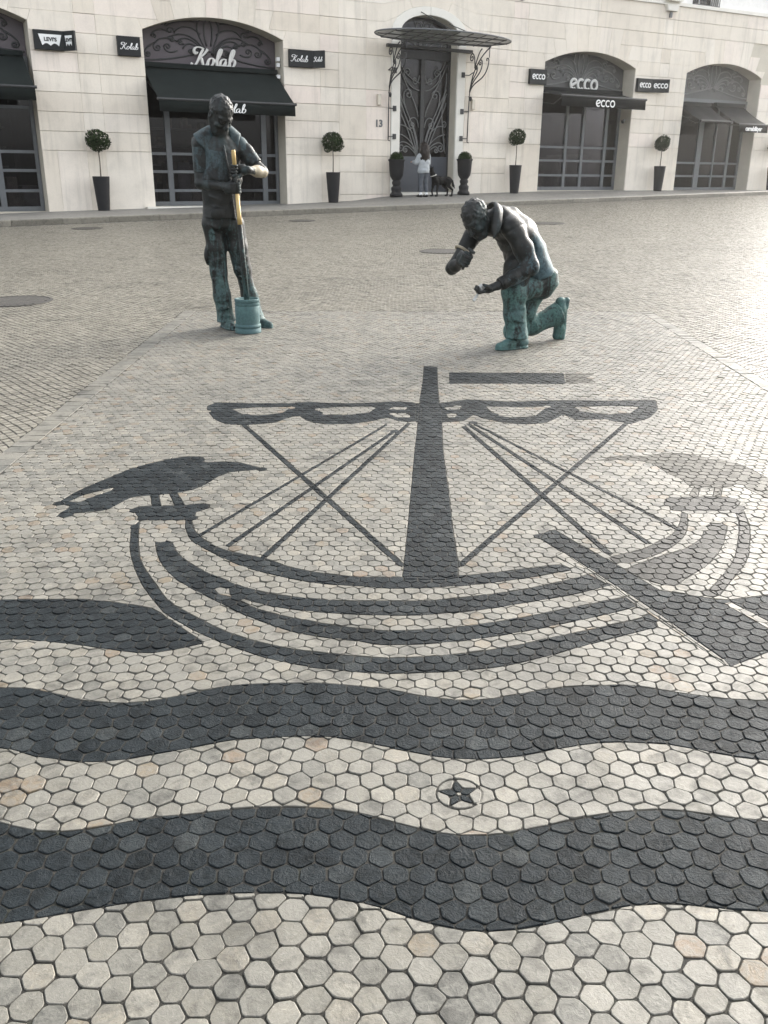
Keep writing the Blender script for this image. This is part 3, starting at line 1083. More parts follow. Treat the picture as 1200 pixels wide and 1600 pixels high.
def wall_rows(u0, u1, breaks, rows, base_breaks=None, merges=()):
    """plain ashlar between two arches; rows = list of course lines"""
    bs = [u0] + [b for b in breaks if u0 < b < u1] + [u1]
    lo = None
    for a, b in zip(bs, bs[1:]):
        if base_breaks is None:
            block([(a, base_v(a)), (b, base_v(b)), (b, rows[0]), (a, rows[0])])
    if base_breaks is not None:
        bb = [u0] + [b for b in base_breaks if u0 < b < u1] + [u1]
        for a, b in zip(bb, bb[1:]):
            block([(a, base_v(a)), (b, base_v(b)), (b, rows[0]), (a, rows[0])])
    for v0, v1 in zip(rows, rows[1:]):
        for a, b in zip(bs, bs[1:]):
            block(rect(a, b, v0, v1))

L_, R_ = lambda i: ARCHES[i][0] - AR, lambda i: ARCHES[i][0] + AR
low = CRS[:7]
# piers
wall_rows(R_(0), L_(1), [-9.835, -9.345], low, [-10.545, -9.835, -9.39])
wall_rows(R_(1), -2.90, [-3.455], low)
for a, b in ((-2.90, -2.05), (-2.05, -1.262)):
    for v0, v1 in ((2.817, 3.683), (2.383, 2.817), (1.517, 2.383), (1.083, 1.517), (.65, 1.083), (.05, .65)):
        block(rect(a, b, v0, v1))
    block([(a, base_v(a)), (b, base_v(b)), (b, .05), (a, .05)])
for a, b in ((1.262, 1.97), (1.97, 2.855)):
    for v0, v1 in ((2.77, 3.683), (2.383, 2.77), (1.517, 2.383), (1.083, 1.517), (.65, 1.083)):
        block(rect(a, b, v0, v1))
    block([(a, base_v(a)), (b, base_v(b)), (b, .65), (a, .65)])
wall_rows(2.855, L_(2), [3.44], low[1:], [3.44])
wall_rows(R_(2), L_(3), [8.93, 9.34], low[1:], [8.93, 9.34])
wall_rows(R_(3), 16.6, [15.05], low[1:], [15.05])
wall_rows(-17.5, L_(0), [-16.0], low)

# voussoirs and the stepped courses around each arch
NV = 9
def voussoirs(uc):
    th = math.asin(AR / ARAD)
    cz = SPR + RISE - ARAD
    xs = [-AR + 2 * AR * k / NV for k in range(NV + 1)]
    ang = [math.asin(x / ARAD) for x in xs]
    def up(a, v):                            # point on the radial joint at height v
        return (uc + math.tan(a) * (v - cz), v)
    tops = [CRS[7], CRS[8]] + [VTOP] * (NV - 4) + [CRS[8], CRS[7]]
    outl = []
    for k in range(NV):
        a0, a1 = ang[k], ang[k + 1]
        bot = [(uc + ARAD * math.sin(a), cz + ARAD * math.cos(a)) for a in np.linspace(a0, a1, 4)]
        v = tops[k]
        if k == 0: v0, v1 = CRS[7], CRS[8]
        p = bot + [up(a1, v if k < NV // 2 else v), up(a0, v)]
        block(p)
    return [up(a, 0) for a in ang], ang, cz
JO = {}
for uc, nm in ARCHES:
    _, ang, cz = voussoirs(uc)
    JO[nm] = [(lambda v, a=a, c=cz, u=uc: u + math.tan(a) * (v - c)) for a in ang]

def course_between(jl, jr, v0, v1, cuts):
    """stones of one course between the radial joint functions jl(v) and jr(v)"""
    bs = [c for c in cuts if jl(v1) + .12 < c < jr(v1) - .12]
    lefts = [(jl(v0), jl(v1))] + [(c, c) for c in bs]
    rights = [(c, c) for c in bs] + [(jr(v0), jr(v1))]
    for (a0, a1), (b0, b1) in zip(lefts, rights):
        block([(a0, v0), (b0, v0), (b1, v1), (a1, v1)])

# portal: stone frame with round head
PW, PIN, PSPR = 1.25, 0.955, 4.33
PTOP_O, PTOP_I = 5.02, 4.80
def ell(w_, top, n, a0=0, a1=math.pi):
    return [(w_ * math.cos(a), PSPR + (top - PSPR) * math.sin(a)) for a in np.linspace(a0, a1, n)]
for s in (-1, 1):
    x0, x1 = sorted((s * PIN, s * PW))
    block(rect(x0, x1, base_v(s), PSPR), .9, 'portal', y0=-TH - .02, y1=.03, name="portal_jamb", bev=.015, j=.002)
for k in range(2):
    a0, a1 = (0, math.pi / 2) if k == 0 else (math.pi / 2, math.pi)
    o_, i_ = ell(PW, PTOP_O, 10, a0, a1), ell(PIN, PTOP_I, 10, a0, a1)
    block(o_ + i_[::-1], .95, 'portal', y0=-TH - .02, y1=.03, name="portal_arch_stone", bev=.008, j=.003)
pj = [math.radians(a) for a in (2, 33, 62, 90, 118, 147, 178)]
def prad(a, v):                              # radial joint of the portal voussoirs
    c0 = 3.75
    bx, bz = PW * math.cos(a), PSPR + (PTOP_O - PSPR) * math.sin(a)
    t = (v - c0) / (bz - c0)
    return bx * t
def pbase(a): return (PW * math.cos(a), PSPR + (PTOP_O - PSPR) * math.sin(a))

# course lists: between consecutive openings
walls = [(JO['levi'], JO['kolab'], [-9.835, -9.345]), (JO['ecco'], JO['right'], [8.93, 9.34])]
for jl, jr, cuts in walls:
    course_between(lambda v: R_(0) if jl is JO['levi'] else R_(2), lambda v: L_(1) if jl is JO['levi'] else L_(3), CRS[6], SPR, cuts) if False else None
    left_edge = R_(0) if jl is JO['levi'] else R_(2)
    right_edge = L_(1) if jl is JO['levi'] else L_(3)
    # course under the springing: corner cut by the first joint
    bs = [left_edge] + cuts + [right_edge]
    for i, (a, b) in enumerate(zip(bs, bs[1:])):
        p = [(a, CRS[6]), (b, CRS[6])]
        p += [(b, SPR), (jr[0](CRS[7]), CRS[7])] if i == len(bs) - 2 else [(b, CRS[7])]
        p += [(jl[-1](CRS[7]), CRS[7]), (a, SPR)] if i == 0 else [(a, CRS[7])]
        block(p)
    course_between(jl[-1], jr[0], CRS[7], CRS[8], cuts) if False else None
    course_between(jl[-3], jr[2], CRS[8], VTOP, cuts)
    # second course: steps over the first voussoir
    bs = cuts
    a0, a1 = jl[-2], jr[1]
    block([(jl[-1](CRS[7]), CRS[7]), (cuts[0], CRS[7]), (cuts[0], CRS[8]), (a0(CRS[8]), CRS[8]), (a0(CRS[7]), CRS[7])])
    block(rect(cuts[0], cuts[1], CRS[7], CRS[8]))
    block([(cuts[1], CRS[7]), (jr[0](CRS[7]), CRS[7]), (a1(CRS[7]), CRS[7]), (a1(CRS[8]), CRS[8]), (cuts[1], CRS[8])])
# beside the portal
for s, J, edge, cuts in ((-1, JO['kolab'], R_(1), [-3.455, -2.90, -2.05]), (1, JO['ecco'], L_(2), [3.44, 2.855, 1.97])):
    far = J[-1] if s < 0 else J[0]
    far2 = J[-2] if s < 0 else J[1]
    far3 = J[-3] if s < 0 else J[2]
    def seg(lst, v0, v1):
        for a, b in zip(lst, lst[1:]): block(rect(min(a, b), max(a, b), v0, v1))
    seg([cuts[0], cuts[1], cuts[2], s * PW], CRS[6], CRS[7])
    block([(edge, CRS[6]), (cuts[0], CRS[6]), (cuts[0], CRS[7]), (far(CRS[7]), CRS[7]), (edge, SPR)])
    a1, a2, a3 = (pj[4], pj[5], pj[6]) if s < 0 else (pj[2], pj[1], pj[0])
    # 4.10 - 4.53
    block([(far(CRS[7]), CRS[7]), (cuts[0], CRS[7]), (cuts[0], CRS[8]), (far2(CRS[8]), CRS[8]), (far2(CRS[7]), CRS[7])])
    seg([cuts[0], cuts[1], cuts[2]], CRS[7], CRS[8])
    pb = pbase(a2)
    block([(cuts[2], CRS[7]), (s * PW, CRS[7]), (s * PW, PSPR), pbase(a3 + (0.12 if s > 0 else -.12)), (pb[0], pb[1]), (s * (abs(pb[0]) + .42), CRS[8]), (cuts[2], CRS[8])])
    # 4.53 - 4.963
    block([(far3(CRS[8]), CRS[8]), (cuts[0], CRS[8]), (cuts[0], VTOP), (far3(VTOP), VTOP)])
    seg([cuts[0], cuts[1], cuts[2]], CRS[8], VTOP)
    pb1 = pbase(a1)
    block([(cuts[2], CRS[8]), (s * (abs(pb[0]) + .42), CRS[8]), (pb[0], pb[1]), pbase((a1 + a2) / 2), (pb1[0], pb1[1]), (s * abs(prad(pj[2], VTOP + .19)), VTOP + .19), (s * 1.55, VTOP), (cuts[2], VTOP)])
for a0, a1 in ((pj[2], pj[3]), (pj[3], pj[4])):
    arc = [pbase(a) for a in np.linspace(a0, a1, 5)]
    def outp(a):
        x, z = pbase(a)
        k = (5.396 - 3.75) / (z - 3.75)
        return (x * k, 5.396)
    block(arc + [outp(a1), outp(a0)])

# courses over everything
for v0, v1, bp in ((VTOP, CRS[10], [-17.5, -13.2, -9.835, -9.345, -6.4, -3.455, -2.9]), (VTOP, CRS[10], [2.9, 3.44, 6.1, 8.93, 9.34, 12.0, 14.6, 16.6])):
    for a, b in zip(bp, bp[1:]): block(rect(a, b, v0, v1))
for s in (-1, 1):
    x0 = abs(prad(pj[2], VTOP + .19))
    block([(s * x0, VTOP + .19), (s * 1.55, VTOP), (s * 2.9, VTOP), (s * 2.9, CRS[10]), (s * outp(pj[2])[0], CRS[10])])
ub = [-17.5, -13.2, -9.835, -9.345, -6.4, -3.455, -2.9, -1.2, 1.1, 2.9, 4.6, 6.2, 8.93, 9.34, 11.2, 12.8, 14.6, 16.6]
for a, b in zip(ub, ub[1:]): block(rect(a, b, CRS[10], CRS[11]))

# wall core behind the stones, with openings
core = MB()
def coreblock(poly, y0=0.0, y1=0.75, tone=None):
    if area(poly) < 0: poly = poly[::-1]
    core.prism(poly, y0, y1)
eds = [-17.5] + [e for i in range(4) for e in (L_(i), R_(i))] + [16.6]
eds = [-17.5, L_(0), R_(0), L_(1), R_(1), -PIN, PIN, L_(2), R_(2), L_(3), R_(3), 16.6]
for a, b in zip(eds[::2], eds[1::2]):
    coreblock(rect(a, b, -1.2, SPR))
for i, (uc, nm) in enumerate(ARCHES):
    arc = [(uc + ARAD * math.sin(a), SPR + RISE - ARAD + ARAD * math.cos(a)) for a in np.linspace(math.asin(AR / ARAD), -math.asin(AR / ARAD), 21)]
    for p, q in zip(arc, arc[1:]): coreblock([(q[0], q[1]), (p[0], p[1]), (p[0], 5.8), (q[0], 5.8)])
for a, b in zip(eds[::2], eds[1::2]):
    if b == -PIN: coreblock(rect(a, -PIN, SPR, 5.8))
    elif a == PIN: coreblock(rect(PIN, b, SPR, 5.8))
    else: coreblock(rect(a, b, SPR, 5.8))
arc = ell(PIN, PTOP_I, 17)
for p, q in zip(arc, arc[1:]): coreblock([(q[0], q[1]), (p[0], p[1]), (p[0], 5.8), (q[0], 5.8)])
core.build("wall_core", M['reveal'], bld)
# upper storeys, stuccoed, above a projecting ledge
up_ = MB()
WIN = [(-11.2, -9.9), (-7.1, -5.8), (-2.9, -1.6), (1.6, 2.9), (5.6, 6.9), (10.15, 11.35), (13.9, 15.2)]
xs = [-17.5]
for a, b in WIN: xs += [a, b]
xs += [16.6]
for a, b in zip(xs[::2], xs[1::2]): up_.prism(rect(a, b, 5.8, 13.5), 0.04, 0.75)
for a, b in WIN:
    up_.prism(rect(a, b, 8.3, 9.9), 0.04, 0.75)
    up_.prism(rect(a, b, 12.3, 13.5), 0.04, 0.75)
up_.box((-17.5, -.06, 13.5), (16.6, 12, 13.9))
up_.build("upper_wall", M['stucco'], bld)
body_ = MB()
body_.box((-17.5, 9.0, -1.5), (16.6, 12, 13.5))
body_.box((-17.5, 0.75, -1.5), (-17.2, 9.0, 13.5))
body_.box((16.3, 0.75, -1.5), (16.6, 9.0, 13.5))
body_.box((-17.2, 0.75, 5.0), (16.3, 9.0, 5.2))
body_.build("rear_wall", M['room'], bld)
ledge = MB()
ledge.box((-17.5, -.085, 5.80), (16.6, .04, 5.90))
ledge.build("ledge", M['portal'], bld)
for uc in (-9.6, -3.2, 3.15, 9.13):
    c = MB()
    c.prism([(uc - .2, 5.62), (uc + .2, 5.62), (uc + .27, 5.80), (uc - .27, 5.80)], -.16, -.04, .01)
    c.box((uc - .32, -.24, 5.90), (uc + .32, .04, 6.02))
    c.box((uc - .27, -.2, 6.02), (uc + .27, .04, 6.6))
    c.build("pilaster_base", M['portal'], bld)
    d = MB()
    d.box((uc - .045, -.10, 5.44), (uc + .045, -.04, 5.60))
    d.build("floodlight_box", M['frame'], bld)
for a, b in WIN:
    wf = MB()
    for x in (a, (a + b) / 2 - .03, b - .06): wf.box((x, .3, 5.9), (x + .06, .36, 8.3))
    wf.box((a, .3, 8.22), (b, .36, 8.3))
    wo_ = wf.build("window", M['white'], bld)
    g = MB()
    g.box((a + .01, .33, 5.9), (b - .01, .34, 8.25))
    g.build("pane", M['glass'], wo_)
    for a2, z0, z1_ in ((a, 9.9, 12.3),):
        g2 = MB()
        g2.box((a, .3, z0), (b, .34, z1_))
        g2.build("pane", M['room'], wo_)
    rl = MB()
    rl.box((a, -.03, 5.90), (b, -.005, 5.94))
    rl.box((a, -.03, 6.82), (b, -.005, 6.86))
    rl.box((a, -.03, 6.32), (b, -.005, 6.34))
    n = 13
    for k in range(n + 1):
        x = a + (b - a - .02) * k / n
        rl.box((x, -.026, 5.94), (x + .018, -.01, 6.82))
    rl.build("railing", M['iron'], wo_)

# ------------------------------------------------------------------ scroll ironwork
def spiral(cx, cz, r, a0, turns, n=22, r1=.12, cw=1):
    out = []
    for k in range(n):
        t = k / (n - 1)
        a = a0 + cw * 2 * math.pi * turns * t
        rr = r * (1 - (1 - r1) * t)
        out.append((cx + rr * math.cos(a), cz + rr * math.sin(a)))
    return out

def curl(p0, d0, L, r, cw, n=12):
    """a stem leaving p0 along angle d0, ending in a spiral curl"""
    e = (p0[0] + L * math.cos(d0), p0[1] + L * math.sin(d0))
    nx, nz = -math.sin(d0) * cw, math.cos(d0) * cw
    c = (e[0] + nx * r, e[1] + nz * r)
    st = [(p0[0] + (e[0] - p0[0]) * t, p0[1] + (e[1] - p0[1]) * t) for t in np.linspace(0, 1, 6)[:-1]]
    a0 = math.atan2(e[1] - c[1], e[0] - c[0])
    return st + spiral(c[0], c[1], r, a0, 1.35, n=20, cw=cw)

def strokes_tympanum():
    S = []
    # from the centre low outward, both sides mirrored; coordinates with half width 1.7, heights 0..1
    S.append(bez((0.06, 0.05), (0.12, .45), (.42, .72), (.20, 1.02)))
    S.append(bez((0.10, 0.05), (.2, .55), (.75, .75), (1.02, .42)) + spiral(.93, .42, .10, 0, 1.2, cw=1, n=14))
    S.append(bez((0.10, 0.02), (.25, .42), (.6, .62), (.80, .36)) + spiral(.72, .34, .085, 0.1, 1.2, cw=1, n=14))
    S.append(bez((0.14, 0.0), (.3, .35), (.55, .45), (.66, .18)))
    S.append(bez((.20, .62), (.45, .90), (.75, .82), (.86, .60)) + spiral(.95, .66, .11, 3.6, 1.2, cw=-1, n=14))
    S.append(bez((.62, .30), (.95, .50), (1.25, .50), (1.38, .22)) + spiral(1.28, .17, .11, .4, 1.3, cw=-1, n=16))
    S.append(bez((.80, .12), (.95, .02), (1.12, .05), (1.12, .22)) + spiral(1.03, .21, .09, 0, 1.2, cw=1, n=14))
    S.append(bez((1.30, .32), (1.45, .25), (1.60, .12), (1.62, -.02)) + spiral(1.53, -.02, .09, 0, 1.3, cw=-1, n=14))
    S.append(bez((.05, .30), (.15, .75), (.10, .95), (.0, 1.12)))
    S.append(bez((.30, .95), (.55, 1.0), (.80, .95), (1.05, .78)) + spiral(1.12, .86, .08, 4.0, 1.2, cw=-1, n=14))
    S.append(bez((1.0, .62), (1.2, .75), (1.38, .62), (1.42, .48)) + spiral(1.35, .47, .07, 0, 1.2, cw=1, n=14))
    S.append(bez((.24, .10), (.36, .22), (.46, .22), (.52, .12)) + spiral(.46, .12, .06, 0, 1.2, cw=-1, n=12))
    S.append(bez((0.0, .14), (.5, .02), (1.0, -.18), (1.72, -.20), n=18))
    return S

def scroll_mesh(name, strokes, mat, parent, r, sx=1, sz=1, ox=0, oz=0, y=0.0, mirror=True, sides=5, flat=1.0):
    mb = MB()
    for st in strokes:
        for m in ((1, -1) if mirror else (1,)):
            pts = [(ox + m * sx * p[0], y, oz + sz * p[1]) for p in st]
            mb.tube(pts, r, sides)
    return mb.build(name, mat, parent, True)

def shop(uc, nm, v0, mull, rails, tymp, kick, glassdoor=None):
    """frame, panes, carved tympanum and a dim room behind one arch"""
    y = 0.52
    f = MB()
    def bar(x0, x1, z0, z1_, d=.05): f.box((x0, y - d, z0), (x1, y + .03, z1_))
    bar(uc - AR + .012, uc - AR + .10, v0, 3.05)
    bar(uc + AR - .10, uc + AR - .012, v0, 3.05)
    bar(uc - AR + .10, uc + AR - .10, v0, v0 + .11)
    bar(uc - AR + .012, uc + AR - .012, 3.052, 3.16, .07)
    for x, wd in mull: bar(uc + x - wd / 2, uc + x + wd / 2, v0 + .11, 3.05, .055)
    cells = [uc - AR + .10] + [e for x, wd in mull for e in (uc + x - wd / 2, uc + x + wd / 2)] + [uc + AR - .10]
    for a, b in zip(cells[::2], cells[1::2]):
        for r in rails: bar(a, b, r - .035, r + .035, .04)
    sf = f.build("shop_front", M['frame'], bld)
    for a, b in zip(cells[::2], cells[1::2]):
        zz = [v0 + .11] + [e for r in rails for e in (r - .035, r + .035)] + [3.05]
        for z0, z1_ in zip(zz[::2], zz[1::2]):
            g = MB()
            g.box((a, y - .008, z0), (b, y + .002, z1_))
            g.build("pane", M['glass'], sf)
    # tympanum
    arc = [(uc + (ARAD - .004) * math.sin(a), SPR + RISE - ARAD + (ARAD - .004) * math.cos(a)) for a in np.linspace(-math.asin((AR - .01) / ARAD), math.asin((AR - .01) / ARAD), 21)]
    tp = MB()
    tp.prism(([(uc - AR + .012, 3.165), (uc + AR - .012, 3.165)] + arc[::-1]), y - .01, y + .04)
    tpo = tp.build("tympanum", M[tymp], bld)
    scroll_mesh("tympanum_ornament", strokes_tympanum(), M["iron" if nm in ("levi", "kolab") else "ornament"], tpo, .023, 1.05, .82, uc, 3.42, y - .015)
    rm = MB()
    x0, x1 = uc - AR - .1, uc + AR + .1
    rm.add([(x0, .76, -.6), (x1, .76, -.6), (x1, 5.5, -.6), (x0, 5.5, -.6), (x0, .76, 3.6), (x1, .76, 3.6), (x1, 5.5, 3.6), (x0, 5.5, 3.6)],
           [(0, 1, 2, 3), (7, 6, 5, 4), (3, 2, 6, 7), (0, 3, 7, 4), (1, 5, 6, 2)])
    room = rm.build("shop_room", M['room'], bld)
    rnd = random.Random(int(uc * 10))
    sh = MB()
    for k in range(5):
        x = uc - 1.5 + k * .72 + rnd.uniform(-.1, .1)
        hgt = rnd.uniform(.5, 1.3)
        sh.box((x, 1.0 + rnd.uniform(0, 1.5), v0), (x + rnd.uniform(.3, .5), 2.7, v0 + hgt))
    for k in range(4):
        z = v0 + .5 + k * .52
        sh.box((uc - 1.7, 4.9, z), (uc + 1.7, 5.4, z + .05))
    sh.build("display_shelves", M['shelf'], room)
    gd = MB()
    for k in range(26):
        x, z = uc + rnd.uniform(-1.6, 1.5), v0 + .55 + .52 * rnd.randint(0, 3)
        gd.box((x, 4.95, z + .002), (x + rnd.uniform(.1, .24), 5.25, z + rnd.uniform(.08, .32)))
    for k in range(5):
        x = uc + rnd.uniform(-1.4, 1.3)
        gd.box((x, 1.2 + rnd.uniform(0, .6), v0 + .05), (x + rnd.uniform(.15, .4), 1.5 + rnd.uniform(.4, .8), v0 + rnd.uniform(.3, .9)))
    gd.build("display_goods", M['shoe_tan'], room)
    st = MB()
    st.box((uc - AR + .005, -.02, v0 - .4), (uc + AR - .005, .72, v0))
    st.build("threshold", M['reveal'], bld)

shop(ARCHES[0][0], 'levi', -.33, [(-.7, .12), (.9, .14)], [.15, .62, 1.05, 2.05], 'tymp', .4)
shop(ARCHES[1][0], 'kolab', -.235, [(-1.25, .14), (1.42, .14), (.1, .10)], [.15, .62, 1.06], 'tymp', .4)
shop(ARCHES[2][0], 'ecco', .145, [(-.40, .10), (.30, .10), (1.28, .12)], [.61, 1.06, 1.47], 'tympg', .4)
shop(ARCHES[3][0], 'right', .13, [(-.30, .24), (.48, .06), (1.2, .12)], [.62, 1.06], 'tympg', .4)
sl = MB()
sl.box((-8.5, -.30, -.42), (-4.2, -.005, -.232))
sl.build("door_step", M['portal'], bld)

# ------------------------------------------------------------------ portal door with wrought iron leaves
dy = 0.36
dr = empty("portal_door", None, None, matrix=Matrix.Identity(4))
dr.parent = bld
df = MB()
for s in (-1, 1):
    df.box((s * .95 - .045, dy - .05, .10), (s * .95 + .045, dy + .05, 4.0))
df.box((-.995, dy - .05, 3.72), (.995, dy + .05, 3.94))
df.build("door_frame", M['iron'], dr)
df2 = MB()
df2.box((-.06, dy - .06, .12), (.06, dy + .04, 3.72))
df2.build("mullion", M['iron'], dr)
for s in (-1, 1):
    a, b = sorted((s * .06, s * .905))
    k = MB()
    k.box((a, dy - .03, .11), (b, dy + .02, 1.10))
    k.box((a + .08, dy - .045, .22), (b - .08, dy - .03, .98))
    k.build("kick_panel", M['doorgrey'], dr)
    g = MB()
    g.box((a, dy + .02, 1.10), (b, dy + .03, 3.72))
    g.build("pane", M['glass'], dr)
h = MB()
h.tube([(.16, dy - .10, 1.02), (.16, dy - .10, 1.45)], .014, 6)
h.tube([(.16, dy - .10, 1.05), (.16, dy - .05, 1.05)], .01, 6)
h.tube([(.16, dy - .10, 1.42), (.16, dy - .05, 1.42)], .01, 6)
h.build("handle", M['silver'], dr)
def door_strokes():
    S = []
    for x, b1 in ((.10, .02), (.14, .10), (.18, .2)):
        S.append(bez((x, 1.12), (x + .06 + b1, 1.9), (x + .40 + b1, 2.3), (.84, 3.0 - b1 * 2)))
    S.append(bez((.12, 1.12), (.30, 2.0), (.86, 2.4), (.84, 3.4)))
    S.append(bez((.10, 1.3), (.16, 2.0), (.62, 2.25), (.62, 2.75)) + spiral(.46, 2.78, .16, -.1, 1.4, cw=1, n=20))
    S.append(bez((.10, 1.9), (.14, 2.3), (.45, 2.2), (.44, 1.95)) + spiral(.33, 1.97, .11, 0, 1.3, cw=-1, n=16))
    S.append(bez((.12, 1.14), (.3, 1.55), (.6, 1.72), (.84, 1.72)))
    S.append(bez((.12, 1.13), (.35, 1.5), (.72, 1.62), (.80, 1.36)) + spiral(.69, 1.35, .12, 0, 1.4, cw=-1, n=18))
    S.append(bez((.14, 1.12), (.35, 1.35), (.55, 1.48), (.60, 1.30)) + spiral(.53, 1.28, .075, 0, 1.3, cw=-1, n=14))
    S.append(bez((.3, 1.75), (.5, 1.95), (.7, 2.0), (.82, 1.92)) + spiral(.78, 2.02, .10, -1.2, 1.2, cw=1, n=14))
    S.append(bez((.10, 2.9), (.3, 2.9), (.6, 3.1), (.62, 3.35)) + spiral(.5, 3.36, .12, 0, 1.4, cw=1, n=16))
    S.append(bez((.10, 3.3), (.12, 3.1), (.24, 3.0), (.32, 3.12)) + spiral(.25, 3.17, .07, -.6, 1.3, cw=1, n=14))
    S.append(bez((.10, 3.1), (.5, 3.2), (.7, 3.45), (.78, 3.70)))
    S.append(bez((.12, 2.2), (.2, 2.6), (.5, 2.9), (.84, 3.62)))
    S.append(bez((.86, 1.2), (.70, 2.1), (.62, 2.5), (.86, 2.85)))
    return S
scroll_mesh("ironwork", door_strokes(), M["ornament"], dr, .017, y=dy - .02)
tr = empty("portal_transom", None, None, matrix=Matrix.Identity(4))
tr.parent = bld
t1 = MB()
arc = ell(PIN - .02, PTOP_I - .02, 17)
arc2 = ell(PIN - .10, PTOP_I - .09, 17)
for i in range(16):
    t1.prism([arc2[i + 1], arc2[i], arc[i], arc[i + 1]][::-1] if area([arc2[i + 1], arc2[i], arc[i], arc[i + 1]]) < 0 else [arc2[i + 1], arc2[i], arc[i], arc[i + 1]], dy - .05, dy + .05)
t1.box((-PIN + .01, dy - .05, 3.94), (-PIN + .1, dy + .05, PSPR + .05))
t1.box((PIN - .1, dy - .05, 3.94), (PIN - .01, dy + .05, PSPR + .05))
t1.build("transom_frame", M['iron'], tr)
g = MB()
g.prism([(-.9, 3.94), (.9, 3.94)] + ell(.9, PTOP_I - .07, 15), dy + .01, dy + .02)
g.build("pane", M['glass'], tr)
TS = [bez((.04, 4.0), (.1, 4.4), (.3, 4.6), (.30, 4.72)), bez((.06, 4.0), (.25, 4.4), (.5, 4.5), (.55, 4.35)) + spiral(.46, 4.33, .09, 0, 1.3, cw=-1, n=14),
      bez((.1, 3.98), (.4, 4.2), (.7, 4.3), (.78, 4.12)) + spiral(.69, 4.1, .09, 0, 1.3, cw=-1, n=14), bez((.02, 4.5), (.1, 4.7), (.2, 4.7), (.22, 4.58)),
      bez((.3, 4.1), (.55, 4.55), (.7, 4.5), (.82, 4.35)), bez((.0, 3.97), (.0, 4.3), (.0, 4.5), (.0, 4.76))]
scroll_mesh("transom_ironwork", TS, M["ornament"], tr, .014, y=dy - .02)
hall = MB()
hall.add([(-1.2, .76, .05), (1.2, .76, .05), (1.2, 4.5, .05), (-1.2, 4.5, .05), (-1.2, .76, 4.9), (1.2, .76, 4.9), (1.2, 4.5, 4.9), (-1.2, 4.5, 4.9)],
         [(0, 1, 2, 3), (7, 6, 5, 4), (3, 2, 6, 7), (0, 3, 7, 4), (1, 5, 6, 2)])
hall.box((.25, 3.2, .05), (1.0, 3.5, 3.3))
hall.build("entrance_hall", M['shelf'], bld)
st = MB()
st.box((-PIN + .004, -.03, -.5), (PIN - .004, .72, .10))
st.build("threshold", M['portal'], bld)

def text_mesh(s_, size, depth, bold=0.0, shear=0.0, align='CENTER', space=1.0):
    c = bpy.data.curves.new("lettering", 'FONT')
    c.body, c.size, c.extrude, c.offset, c.shear = s_, size, depth, bold, shear
    c.align_x, c.align_y = align, 'CENTER'
    c.space_character = space
    c.resolution_u = 4
    o = bpy.data.objects.new("lettering_source", c)
    COL.objects.link(o)
    dg = bpy.context.evaluated_depsgraph_get()
    me = bpy.data.meshes.new_from_object(o.evaluated_get(dg))
    bpy.data.objects.remove(o)
    me.name = "lettering"
    # stand it up: text lies in x/y, facade signs need x/z
    me.transform(Matrix.Rotation(math.pi / 2, 4, 'X'))
    return me

def lettering(me, mat, parent, loc, rz=0, name="lettering", sx=1.0, sz=1.0):
    me.materials.clear()
    me.materials.append(mat)
    o = bpy.data.objects.new(name, me)
    link(o, parent)
    o.location = loc
    o.rotation_euler = (0, 0, rz)
    o.scale = (sx, 1, sz)
    return o

hn = fthing("house_number", "grey metal number 13 on the wall left of the iron door", "house number", -1.645, TH + .012, 1.945)
lettering(text_mesh("13", .26, .008, .006), M['frame'], hn, (0, 0, 0), name="numeral")

# brush-script and rounded letters made of strokes
def script_strokes():
    """'Kolab' in a flowing script; units: x-height 1"""
    S = []
    S.append(bez((-.30, .30), (-.55, -.10), (.0, -.25), (.35, .35)) + bez((.35, .35), (.6, .8), (.8, 1.6), (1.15, 2.05)))                   # main stem with foot swash
    S.append(bez((-.05, 1.55), (-.45, 2.3), (.6, 2.5), (1.25, 2.05)))                                     # top swash
    S.append(bez((-.05, 1.55), (.1, 1.3), (.3, 1.5), (.28, 1.7)))
    S.append(bez((1.75, 2.1), (1.5, 1.6), (1.0, 1.1), (.62, 1.0)))                                        # arm of K
    S.append(bez((.75, 1.02), (1.15, 1.1), (1.0, 0), (1.5, .02)) + bez((1.5, .02), (1.7, .05), (1.75, .2), (1.85, .35)))                                       # leg of K
    S.append(bez((2.45, 1.0), (1.9, 1.1), (1.65, 0), (2.15, 0)) + bez((2.15, 0), (2.75, 0), (2.9, 1.05), (2.4, 1.0)))          # o
    S.append(bez((2.62, .85), (2.8, .7), (2.95, .75), (3.05, .85)))
    S.append(bez((2.95, .5), (3.6, 1.2), (3.95, 2.3), (3.6, 2.2)) + bez((3.6, 2.2), (3.3, 2.1), (3.0, .1), (3.3, 0)) + bez((3.3, 0), (3.5, 0), (3.6, .2), (3.7, .35)))                     # l
    S.append(bez((4.5, .85), (4.2, 1.15), (3.6, .9), (3.65, .3)) + bez((3.65, .3), (3.7, -.2), (4.2, .1), (4.5, .8)) + bez((4.5, .8), (4.3, .2), (4.35, 0), (4.55, 0)) + bez((4.55, 0), (4.7, 0), (4.85, .2), (4.95, .35)))         # a
    S.append(bez((4.9, .5), (5.45, 1.2), (5.75, 2.3), (5.4, 2.2)) + bez((5.4, 2.2), (5.1, 2.0), (4.8, .1), (5.2, 0)) + bez((5.2, 0), (5.8, 0), (5.95, .95), (5.5, 1.0)) + bez((5.5, 1.0), (5.3, 1.0), (5.2, .85), (5.2, .7)))       # b
    return S
